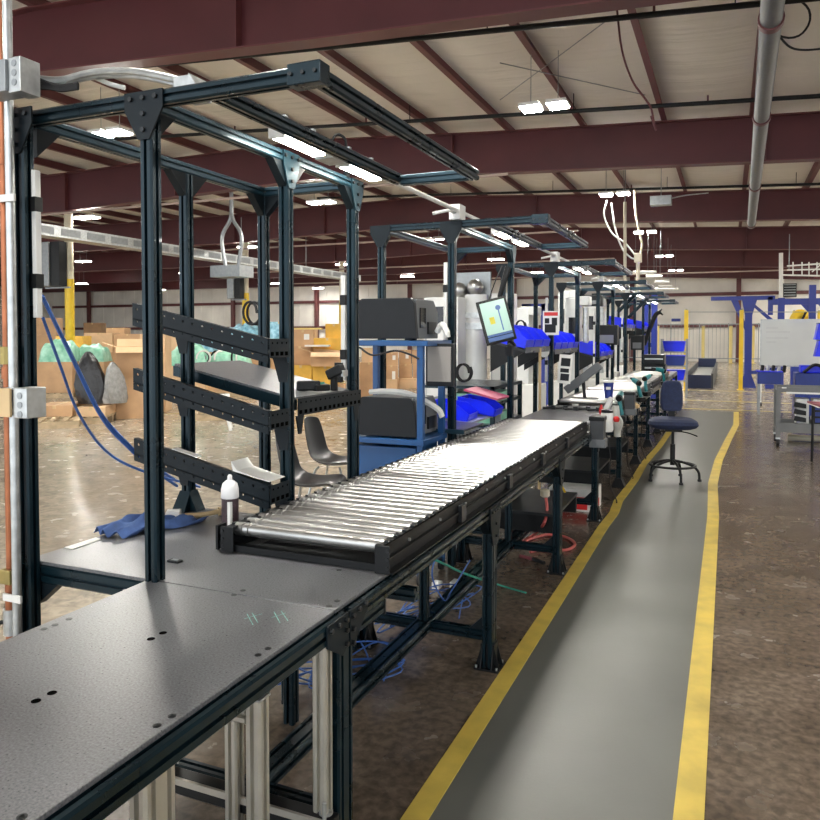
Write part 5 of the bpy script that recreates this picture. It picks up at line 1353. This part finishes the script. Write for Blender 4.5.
# big grey pipe
bp_ = thing('main_pipe', 'thick grey pipe running away under the roof at right', 'pipe', (.5, 14, 4.9))
A = GX(771, -40, .45); p0 = Vector((.36, 5.5, 4.95)); 
A, B = Vector((.45, 5.0, 4.9)), Vector((.75, 29.8, 5.3))
A = Vector((.29, 5.0, 4.5)); B = Vector((.53, 21.7, 4.5))
MB().cyl(A, B, .098, n=18).build('pipe', 'pipegrey', bp_, smooth=True)
for f in (.16, .36, .66, .98):
    q = A.lerp(B, f); d = (B-A).normalized()
    MB().cyl(q-d*.05, q+d*.05, .114, n=18).build('clamp_ring', 'redclamp' if 0 else 'maroonrib', bp_, smooth=True)
    MB().cyl(q+Vector((.1,0,.1)), q+Vector((.1,0,1.05)), .012, n=6).build('hanger_rod', 'steelgrey', bp_)
# cable coil by the pipe
c = CP+ray(789, 18)*8.3; m = MB(); pts = [c+Vector((.22*math.cos(k*.5)*(1+.05*math.sin(k)), .12*math.cos(k*.5), .22*math.sin(k*.5))) for k in range(38)]
m.tube(pts, .012, 6, 2); single('coiled_cable', m, 'rubber', 'black cable coil hanging beside the thick grey roof pipe', 'cable', smooth=True)
single('ceiling_cable', MB().tube([CP+ray(x, y)*8.4 for x, y in ((778, 35), (790, 47), (805, 50), (830, 48))], .012, 6), 'rubber', 'black cable trailing right from the coil under the roof', 'cable', smooth=True)
single('red_ceiling_hose', MB().tube([CP+ray(x, y)*9.2 for x, y in ((617, 10), (622, 50), (632, 80), (646, 100), (651, 108), (654, 122), (656, 130), (651, 116))], .014, 6), 'maroonrib', 'thin dark red hose dangling from the roof above the nearest ceiling lights', 'hose', smooth=True)
for i, (a, b, D1, D2, lb) in enumerate((((500, 63), (645, 95), 11, 13, 'thin brace wire crossing the roof, sloping down right'), ((500, 100), (610, 18), 13, 10, 'thin brace wire crossing the roof, sloping up right'))):
    single('brace_wire', MB().cyl(CP+ray(*a)*D1, CP+ray(*b)*D2, .008, n=6), 'steelgrey', lb, 'wire')
# drop cables over the line
dr = thing('power_drop', 'yellowish-white vertical power drop pole left, above the line', 'power drop', (-2.3, 16, 2.5))
Pt, Pb = CP+ray(625, 202)*17, CP+ray(625, 302)*17
MB().cyl(Pt, Pb, .035, n=10).build('pole', 'cream', dr, smooth=True)
MB().cyl(Pt, Pt+Vector((0,0,1.0)), .01, n=6).build('hanger', 'steelgrey', dr)
dr = thing('power_drop', 'cream power drop with a square junction box, right of the other drop', 'power drop', (-1.9, 16.5, 2.5))
Pt, Pb = CP+ray(638, 262)*17.5, CP+ray(638, 296)*17.5
MB().cyl(Pt, Pb, .045, n=10).build('pole', 'cream', dr, smooth=True)
MB().cb(Pt+Vector((0, 0, .1)), .17, .12, .22).build('junction_box', 'cream', dr, bev=.01)
MB().tube([CP+ray(x, y)*17.5 for x, y in ((634, 190), (636, 215), (640, 235), (642, 245), (640, 255))], .025, 8).build('cord', 'cream', dr, smooth=True)
for i, pts in enumerate((((607, 200), (604, 215), (612, 233), (625, 243), (635, 255)), ((611, 203), (615, 228), (622, 248), (630, 257), (635, 259)))):
    single('white_cable', MB().tube([CP+ray(x, y)*17.5 for x, y in pts], .02, 8), 'white', ['outer', 'inner'][i]+' white cable looping down from the second pair of ceiling lights', 'cable', smooth=True)
P = CP+ray(661, 201)*18.5; t = thing('ballast_box', 'dark grey ballast box hanging under the third roof beam', 'electrical box', tuple(P))
MB().cb(P, .5, .3, .22).build('case', 'steelgrey', t); MB().tube([P+Vector((.25,0,.05)), P+Vector((.6,0,.1)), P+Vector((1.1,0,.12))], .015, 6).build('cord', 'galv', t, smooth=True)
MB().cyl(P, P+Vector((0,0,.9)), .01, n=6).build('hanger', 'steelgrey', t)
# horizontal white tube lights far down the line
for i, (x0, x1, y) in enumerate(((633, 656, 272.5), (646, 662, 276.5), (655, 669, 281.5), (658, 672, 286.5), (652, 678, 289.5))):
    D_ = (22, 24, 26, 28, 30)[i]; a, b = CP+ray(x0, y)*D_, CP+ray(x1, y)*D_
    t = thing('tube_light', ['nearest', 'second', 'third', 'fourth', 'farthest'][i]+' long white tube light beyond the line end', 'light', tuple(a), 'tube lights beyond the line')
    MB().cyl(a, b, .055, n=8).build('tube', 'white', t, smooth=True)
    for q in (.1, .9): MB().cyl(a.lerp(b, q), a.lerp(b, q)+Vector((0,0,5.0-a.z)), .003, n=4).build('hanger_cable', 'steelgrey', t)

# ================================================================= RIGHT-HAND HALL
def post(px, Yd, pt, r, label, m='yellow', Y=None):
    P = GZ(px, Yd, 0); top = GY(px, pt, P.y)
    t = thing('safety_post', label, 'post', (P.x, P.y, 0))
    MB().box(P.x-r, P.x+r, P.y-r, P.y+r, .0, top.z).build('post', m, t)
    MB().box(P.x-r*1.8, P.x+r*1.8, P.y-r*1.8, P.y+r*1.8, 0, .015).build('base_plate', m, t)
    MB().box(P.x-r*.5, P.x+r*.5, P.y-r, P.y+r, top.z, top.z+.03).build('post_cap', 'steelgrey', t)
    return P
YP = [post(685.5, 390, 310, .055, 'bright yellow post at the end of the line, left'), post(740.5, 390, 310, .055, 'bright yellow post in front of the maroon wall column')]
for px, lb in ((657, 'faded yellow post beyond the far blue frame'), (703, 'faded yellow post behind the low dark pit'), (730.5, 'faded yellow post left of the maroon wall column'), (752.5, 'faded yellow post right of the blue gantry column')):
    post(px, 363.5, 326, .09, lb, 'dimyellow')
fence = thing('mesh_fence', 'thin wire safety fence along the far wall', 'fence', (-1.5, 44.5, 0))
w_ = MB()
for z in (.3, 2.2): w_.box(-9, 8, 44.48, 44.52, z-.025, z+.025)
w_.build('fence_rail', 'steelgrey', fence)
for i in range(12): MB().box(-9+1.5*i, -8.95+1.5*i, 44.48, 44.52, 0, 2.25).build('fence_post', 'steelgrey', fence)
w_ = MB()
for i in range(85): w_.box(-9+.2*i, -8.985+.2*i, 44.49, 44.51, .3, 2.2)
w_.build('wire_mesh', 'steelgrey', fence)
# overhead wire
single('tension_wire', MB().cyl(GY(684, 312, 24), GY(830, 312, 24), .012, n=6), 'steelgrey', 'thin wire stretched right from the top of the yellow posts', 'wire')
# blue gantry
gt = thing('blue_gantry', 'royal blue steel gantry crane frame behind the whiteboard', 'gantry', (.7, 24.8, 0))
G_ = 24.8
def gp_(px, py): return GY(px, py, G_)
a = gp_(747.5, 388)
MB().box(a.x-.1, a.x+.1, G_-.1, G_+.1, 0, 2.5).build('column', 'gantry', gt)
MB().prism([(a.x-.1, 0), (a.x-.24, 0), (a.x-.1, .4)], 'y', G_-.02, G_+.02).build('base_gusset', 'gantry', gt)
MB().prism([(a.x+.1, 0), (a.x+.24, 0), (a.x+.1, .4)], 'y', G_-.02, G_+.02).build('base_gusset', 'gantry', gt)
MB().box(gp_(711, 300).x, gp_(775, 296).x, G_-.08, G_+.08, 2.66, 2.78).build('top_beam', 'gantry', gt)
MB().prism([(gp_(742, 300).x, 2.66), (gp_(757, 300).x, 2.66), (a.x+.1, 2.2), (a.x-.1, 2.2)], 'y', G_-.06, G_+.06).build('knee_plate', 'gantry', gt)
MB().prism([(gp_(731, 300).x, 2.66), (gp_(738, 300).x, 2.66), (a.x-.1, 2.0), (a.x-.1, 1.75)], 'y', G_-.03, G_+.03).build('brace', 'gantry', gt)
MB().box(gp_(768, 300).x, gp_(773, 300).x, G_-.08, G_+.08, 2.2, 2.75).build('hanging_post', 'gantry', gt)
MB().prism([(gp_(750, 300).x, 2.55), (gp_(754, 300).x, 2.55), (gp_(776, 322).x, 2.0), (gp_(770, 322).x, 2.0)], 'y', G_-.03, G_+.03).build('brace', 'gantry', gt)
MB().box(gp_(773, 300).x, gp_(840, 300).x, G_-.07, G_+.07, 2.5, 2.68).build('side_beam', 'gantry', gt)
for px, pt in ((781, 298), (812, 285)):
    b = gp_(px, 320); MB().box(b.x-.09, b.x+.09, G_-.09, G_+.09, 0, gp_(px, pt).z).build('column', 'gantry', gt)
for px in (801, 818): 
    b = gp_(px, 306); MB().prism([(b.x, 2.5), (b.x+.25, 2.5), (b.x+.25, 2.2)], 'y', G_-.03, G_+.03).build('knee_plate', 'gantry', gt)
MB().box(a.x+.1, gp_(765, 375).x, G_-.05, G_+.05, .42, .52).build('lower_brace', 'gantry', gt)
b0 = gp_(765, 372); MB().box(b0.x, b0.x+.35, G_-.2, G_+.2, .3, .62).build('drive_box', 'gantry', gt)
MB().box(b0.x, b0.x+.3, G_-.2, G_+.2, 0, .12).build('foot_block', 'gantry', gt)
# yellow robot behind
P = GY(800, 325, 27); t = thing('yellow_robot', 'yellow robot arm behind the blue gantry beam', 'robot', (P.x, 27, 0))
MB().box(P.x-.25, P.x+.25, 26.8, 27.2, 0, 1.4).build('pedestal', 'gantry', t)
MB().tube([GY(797, 335, 27), GY(794, 322, 27), GY(799, 314, 27), GY(808, 318, 27)], .16, 10).build('arm', 'yellow', t, smooth=True)
MB().tube([GY(806, 312, 26.8), GY(800, 324, 26.8)], .04, 6).build('hose', 'black', t, smooth=True)
for px in (793, 818): post(px, 380, 311, .05, 'bright yellow post behind the whiteboard, %s the robot' % ('left of' if px < 800 else 'right of'))
# wall items
P = GY(781, 298, 40); single('vertical_pipe', MB().cyl(GY(781, 300, 30), GY(781, 253, 30), .07, n=10), 'white', 'white vertical pipe dropping to the blue gantry', 'pipe', smooth=True)
a, b = GY(783, 297, 47.5), GY(797, 283, 47.5); t = thing('wall_fan', 'dark square ventilation louvre on the far wall, top right', 'vent', (a.x, 47.9, a.z))
MB().box(a.x, b.x, 47.6, 47.95, a.z, b.z).build('louvre_frame', 'black', t)
for k in range(5): MB().box(a.x+.05, b.x-.05, 47.58, 47.6, a.z+.08+k*(b.z-a.z)/5.2, a.z+.13+k*(b.z-a.z)/5.2).build('louvre_slat', 'steelgrey', t)
a, b = GY(671, 325, 47.9), GY(681, 318, 47.9); t = thing('wall_sign', 'small blue and white sign on the far wall', 'sign', (a.x, 47.9, a.z))
MB().box(a.x, b.x, 47.92, 47.97, a.z, b.z).build('panel', 'paper', t); MB().box(a.x+.02, b.x-.02, 47.91, 47.92, (a.z+b.z)/2, b.z-.03).build('blue_band', 'gantry', t)
rp = thing('rail_grid', 'thin white overhead rail grid at the far right', 'rail', tuple(GY(785, 268, 28)))
for (x0, y0, x1, y1) in ((787, 266, 832, 263), (787, 270, 832, 269), (783, 275, 832, 276)):
    MB().cyl(GY(x0, y0, 28), GY(x1, y1, 28), .03, n=6).build('rail', 'white', rp)
for x in (793, 802, 809, 817): MB().cyl(GY(x, 276, 28), GY(x, 262, 28), .02, n=6).build('upright', 'white', rp)
MB().cyl(GY(812, 272, 28), GY(826, 260, 28), .02, n=6).build('upright', 'white', rp)
for x in (789, 822): MB().cyl(GY(x, 270, 28), GY(x, 270, 28)+Vector((0,0,1.2)), .015, n=6).build('hanger_rod', 'steelgrey', rp)
# pit conveyor / low navy trough
pt_ = thing('low_trough', 'low navy-rimmed trough with grey bed on the floor beyond the line', 'trough', (-.9, 27, 0))
c = [GZ(686, 388, 0), GZ(711, 388, 0), GZ(722, 362, 0), GZ(697, 362, 0)]
x0, x1, y0, y1 = -1.15, -.45, 23.9, 34
MB().box(x0, x1, y0, y1, .2, .24).build('bed', 'galv', pt_)
for nm, q in (('side_wall', (x0-.06, x0, y0, y1, 0, .45)), ('side_wall', (x1, x1+.06, y0, y1, 0, .45)), ('end_wall', (x0, x1, y0-.06, y0, 0, .4)), ('end_wall', (x0, x1, y1, y1+.06, 0, .6))):
    MB().box(*q).build(nm, 'steelgrey2' if nm == 'side_wall' else 'navy', pt_)
# whiteboard on a stand
wb = thing('whiteboard', 'large whiteboard on a thin rolling stand at right', 'whiteboard', (1.3, 18.7, 0))
a, b = GY(761, 365, 18.7), GY(830, 320, 18.7)
MB().box(a.x, b.x, 18.68, 18.71, a.z, b.z).build('panel', 'wboard', wb)
for q in ((a.x-.02, b.x, b.z, b.z+.025), (a.x-.02, b.x, a.z-.025, a.z)): MB().box(q[0], q[1], 18.67, 18.72, q[2], q[3]).build('frame_bar', 'galv', wb)
MB().box(a.x-.025, a.x, 18.67, 18.72, a.z-.025, b.z+.025).build('frame_bar', 'galv', wb)
MB().cyl((a.x-.0, 18.74, .06), (a.x-.0, 18.74, b.z), .022, n=10).build('stand_pole', 'white', wb, smooth=True)
MB().cyl((b.x-.1, 18.74, .06), (b.x-.1, 18.74, b.z), .022, n=10).build('stand_pole', 'white', wb, smooth=True)
for x in (a.x, b.x-.1):
    MB().cyl((x, 18.4, .07), (x, 19.1, .07), .02, n=8).build('stand_foot', 'white', wb)
    MB().cyl((x-.015, 18.4, .045), (x+.015, 18.4, .045), .045, n=12).build('caster', 'rubber', wb)
for i, (xa, xb, y) in enumerate(((766, 778, 328), (766, 790, 332), (766, 783, 338), (766, 776, 342), (780, 788, 338))):
    MB().box(GY(xa, y, 18.68).x, GY(xb, y, 18.68).x, 18.674, 18.68, GY(xa, y, 18.68).z-.006, GY(xa, y, 18.68).z+.006).build('handwriting', 'wbdark', wb)
for (y, lb) in ((332, 'royal blue bin edge hanging at the right frame edge, upper'), (349, 'royal blue bin edge hanging at the right frame edge, lower')):
    P = GY(825, y, 15.5); t = thing('wall_bin', lb, 'bin', tuple(P), 'blue bins at the right edge')
    MB().prism([(P.x-.16, P.z-.14), (P.x+.3, P.z-.14), (P.x+.3, P.z+.16), (P.x-.1, P.z+.16)], 'y', P.y, P.y+.35).build('bin_body', 'royal', t); MB().box(P.x-.11, P.x+.3, P.y-.01, P.y+.36, P.z+.15, P.z+.17).build('rim', 'royaldark', t)
rk = thing('bin_stand', 'grey post stand at the right edge carrying the blue bins', 'stand', (GY(832, 340, 15.7).x, 15.7, 0))
x = GY(832, 340, 15.7).x; MB().box(x, x+.06, 15.9, 15.96, 0, 2.1).build('post', 'steelgrey', rk); MB().box(x-.3, x+.3, 15.7, 16.1, 0, .05).build('base', 'steelgrey', rk)
for z in (1.3, 1.65): MB().box(x-.25, x+.3, 15.86, 15.9, z, z+.04).build('shelf_bar', 'steelgrey', rk)
# blue equipment behind the cart
t = thing('blue_crate', 'blue crate of shiny parts behind the grey cart, under the whiteboard', 'crate', (.95, 16.6, 0))
a, b = GY(757, 396, 16.6), GY(781, 385, 16.6)
MB().box(a.x, b.x, 16.4, 16.9, .62, .86).build('crate_body', 'royaldark', t, bev=.01)
MB().box(a.x-.02, b.x+.02, 16.38, 16.92, .86, .88).build('rim', 'royal', t)
for k in range(5): MB().cyl((a.x+.08+.1*k, 16.6, .86), (a.x+.1+.1*k, 16.65, .98), .035, n=8).build('metal_part', 'galv' if k % 2 else 'black', t)
for (x, y) in ((a.x+.03, 16.43), (b.x-.03, 16.43), (a.x+.03, 16.87), (b.x-.03, 16.87)): MB().box(x-.02, x+.02, y-.02, y+.02, 0, .62).build('leg', 'steelgrey', t)
t = thing('blue_machine', 'royal blue machine with black parts behind the grey cart, at right', 'machine', (1.75, 16.6, 0))
a, b = GY(794, 398, 16.6), GY(835, 380, 16.6)
MB().box(a.x, b.x, 16.4, 17, 0, .85).build('base', 'royaldark', t, bev=.01)
MB().box(a.x+.1, b.x, 16.5, 16.9, .85, 1.0).build('upper_body', 'royal', t, bev=.02)
MB().tube([(a.x+.15, 16.45, .86), (a.x+.35, 16.42, 1.02), (a.x+.6, 16.45, .9)], .03, 8).build('black_hose', 'black', t, smooth=True)
MB().box(a.x+.45, b.x, 16.38, 16.4, .72, .77).build('white_strip', 'white', t)
# grey service cart
sc_ = thing('service_cart', 'grey steel service cart with casters at the right edge', 'cart', (1.2, 12.2, 0))
X0, X1, YA, YB = .68, 1.75, 11.9, 12.5
for z0, z1 in ((.78, .83), (.2, .32)):
    MB().box(X0, X1, YA, YB, z0, z0+.015).build('shelf', 'cartgrey', sc_)
    for q in ((X0, X1, YA-.012, YA), (X0, X1, YB, YB+.012), (X0-.012, X0, YA, YB), (X1, X1+.012, YA, YB)): MB().box(*q, z0-.0, z1+.02).build('shelf_lip', 'cartgrey', sc_)
for x in (X0, X1):
    for y in (YA, YB):
        MB().prism([(x-.03, y-.025), (x+.03, y-.025), (x+.03, y+.025), (x-.03, y+.025)], 'z', .12, .85).build('corner_post', 'cartgrey', sc_)
        MB().cyl((x-.02, y, .055), (x+.02, y, .055), .055, n=16).build('caster', 'rubber', sc_)
        MB().box(x-.03, x+.03, y-.03, y+.03, .1, .125).build('caster_fork', 'galv', sc_)
MB().box(X0+.1, X1, YA-.018, YA-.012, .76, .785).build('white_label_strip', 'white', sc_)
MB().box(X0+.04, X0+.1, YA-.018, YA-.012, .835, .85).build('white_label', 'white', sc_)
t = thing('parts_tower', 'white rack with black cups inside the grey cart, left', 'rack', (.95, 12.1, .216))
MB().box(.92, 1.08, 12.0, 12.3, .216, .68).build('rack_body', 'white', t)
for k in range(4): MB().prism([(.88, .27+.1*k), (1.04, .25+.1*k), (1.04, .31+.1*k), (.9, .34+.1*k)], 'y', 11.94, 12.0).build('black_cup', 'black', t)
t = thing('parts_tower', 'dark rack with white lid inside the grey cart, beside the white rack', 'rack', (1.25, 12.1, .216))
MB().box(1.14, 1.36, 12.0, 12.3, .216, .63).build('rack_body', 'black', t); MB().box(1.13, 1.37, 11.99, 12.31, .63, .68).build('lid', 'white', t)
for k in range(4): MB().box(1.16, 1.34, 11.99, 12.0, .26+.09*k, .32+.09*k).build('drawer', 'royaldark', t)
carton((1.55, 12.2, .216), .3, .3, .4, 0, 'brown carton inside the grey cart behind the maroon table', 'card')
single('paper_bag', MB().prism([(1.1, .2165), (1.45, .2165), (1.42, .28), (1.15, .33)], 'y', 11.93, 11.99), 'cream', 'cream package lying at the front of the cart lower shelf', 'package')
single('floor_tube', MB().cyl((.85, 12.55, .05), (1.45, 12.55, .05), .045, n=12), 'cream', 'cream tube lying on the floor under the grey cart', 'tube', smooth=True)
mt2 = thing('side_table', 'maroon-topped table with thin dark legs at the right edge', 'table', (1.3, 10.4, 0))
z = GY(808, 403, 10.4).z; xa = GY(807, 403, 10.7).x
MB().prism([(xa-.0, 10.7), (xa+.9, 10.7), (xa+.95, 10.1), (xa+.08, 10.1)], 'z', z-.02, z).build('tabletop', 'maroontop', mt2)
MB().prism([(xa-.005, 10.71), (xa+.905, 10.71), (xa+.955, 10.09), (xa+.075, 10.09)], 'z', z-.032, z-.0201).build('edge_trim', 'white', mt2)
for x, y in ((xa+.13, 10.16), (xa+.88, 10.16), (xa+.06, 10.62), (xa+.84, 10.62)): MB().cyl((x, y, 0), (x, y, z-.032), .016, n=10).build('leg', 'black', mt2)
# ================================================================= HIGH-BAY LIGHTS
def highbay(x, y, z, label, group='high-bay lights'):
    t = thing('highbay_light', label, 'ceiling light', (x, y, z), group)
    MB().box(x-.145, x+.145, y-.165, y+.17, z+.02, z+.07).build('housing', 'white', t)
    MB().box(x-.13, x+.13, y-.15, y+.15, z, z+.02).build('lens', 'lamp', t)
    MB().cyl((x, y, z+.07), (x, y, z+.8), .006, n=6).build('hanger_cable', 'steelgrey', t)
    return t
H0 = None
rows = {-2.5: (-3.6, 3.2, 10.8, 18.1, 25.1, 33, 40.5), -9.4: (1.8, 9.4, 16.3, 24, 31.5, 39), -16.7: (8, 15.8, 23.4, 31, 38.6), -26.8: (10, 17.5, 25.1, 32, 40.7, 46), -38.4: (20, 28, 35.8, 43), 5.5: (3.2, 10.8, 18.1, 25.1, 33, 40.5, 45), 12.5: (3.2, 10.8, 18.1, 25.1, 33, 40, 45)}  # pair behind camera added to light the table, right end pairs the wall
rn = {-2.5: 'row over the conveyor line', -9.4: 'row just left of the line', -16.7: 'row by the yellow columns', -26.8: 'row beyond the yellow columns', -38.4: 'leftmost distant row', 5.5: 'unseen right-hand hall row', 12.5: 'unseen rightmost row'}
on = ['first', 'second', 'third', 'fourth', 'fifth', 'sixth', 'seventh']
for rx, ysr in rows.items():
    for i, y in enumerate(ysr):
        for s, nm in ((-1, 'left'), (1, 'right')):
            x = rx+s*.2
            lb = '%s light of the %s pair, %s' % (nm, on[i], rn[rx])
            if H0 is None: H0 = highbay(x, y, 4.9, lb)
            else: dup(H0, loc=(x, y, 4.9 if rx < 3 else 4.5), label=lb)
# ================================================================= LIGHT, CAMERA
w = bpy.data.worlds.new('World'); bpy.context.scene.world = w; w.use_nodes = True
w.node_tree.nodes['Background'].inputs['Color'].default_value = (.9, .95, 1, 1)
w.node_tree.nodes['Background'].inputs['Strength'].default_value = 1.6  # even fill added, entering through the open end behind the camera
cam = bpy.data.cameras.new('camera'); co = bpy.data.objects.new('camera', cam); COL.objects.link(co)
cam.sensor_width = 36; cam.sensor_fit = 'HORIZONTAL'; cam.lens = F_PX/820*36
cam.shift_y = -(410-PY)/820; cam.clip_start = .05; cam.clip_end = 200
co.location = CP; co.rotation_euler = (R(90)-PITCH, 0, YAW)
sc = bpy.context.scene; sc.camera = co
sc.view_settings.view_transform = 'Standard'; sc.view_settings.look = 'None'; sc.view_settings.gamma = 1
sc.view_settings.exposure = 0.85
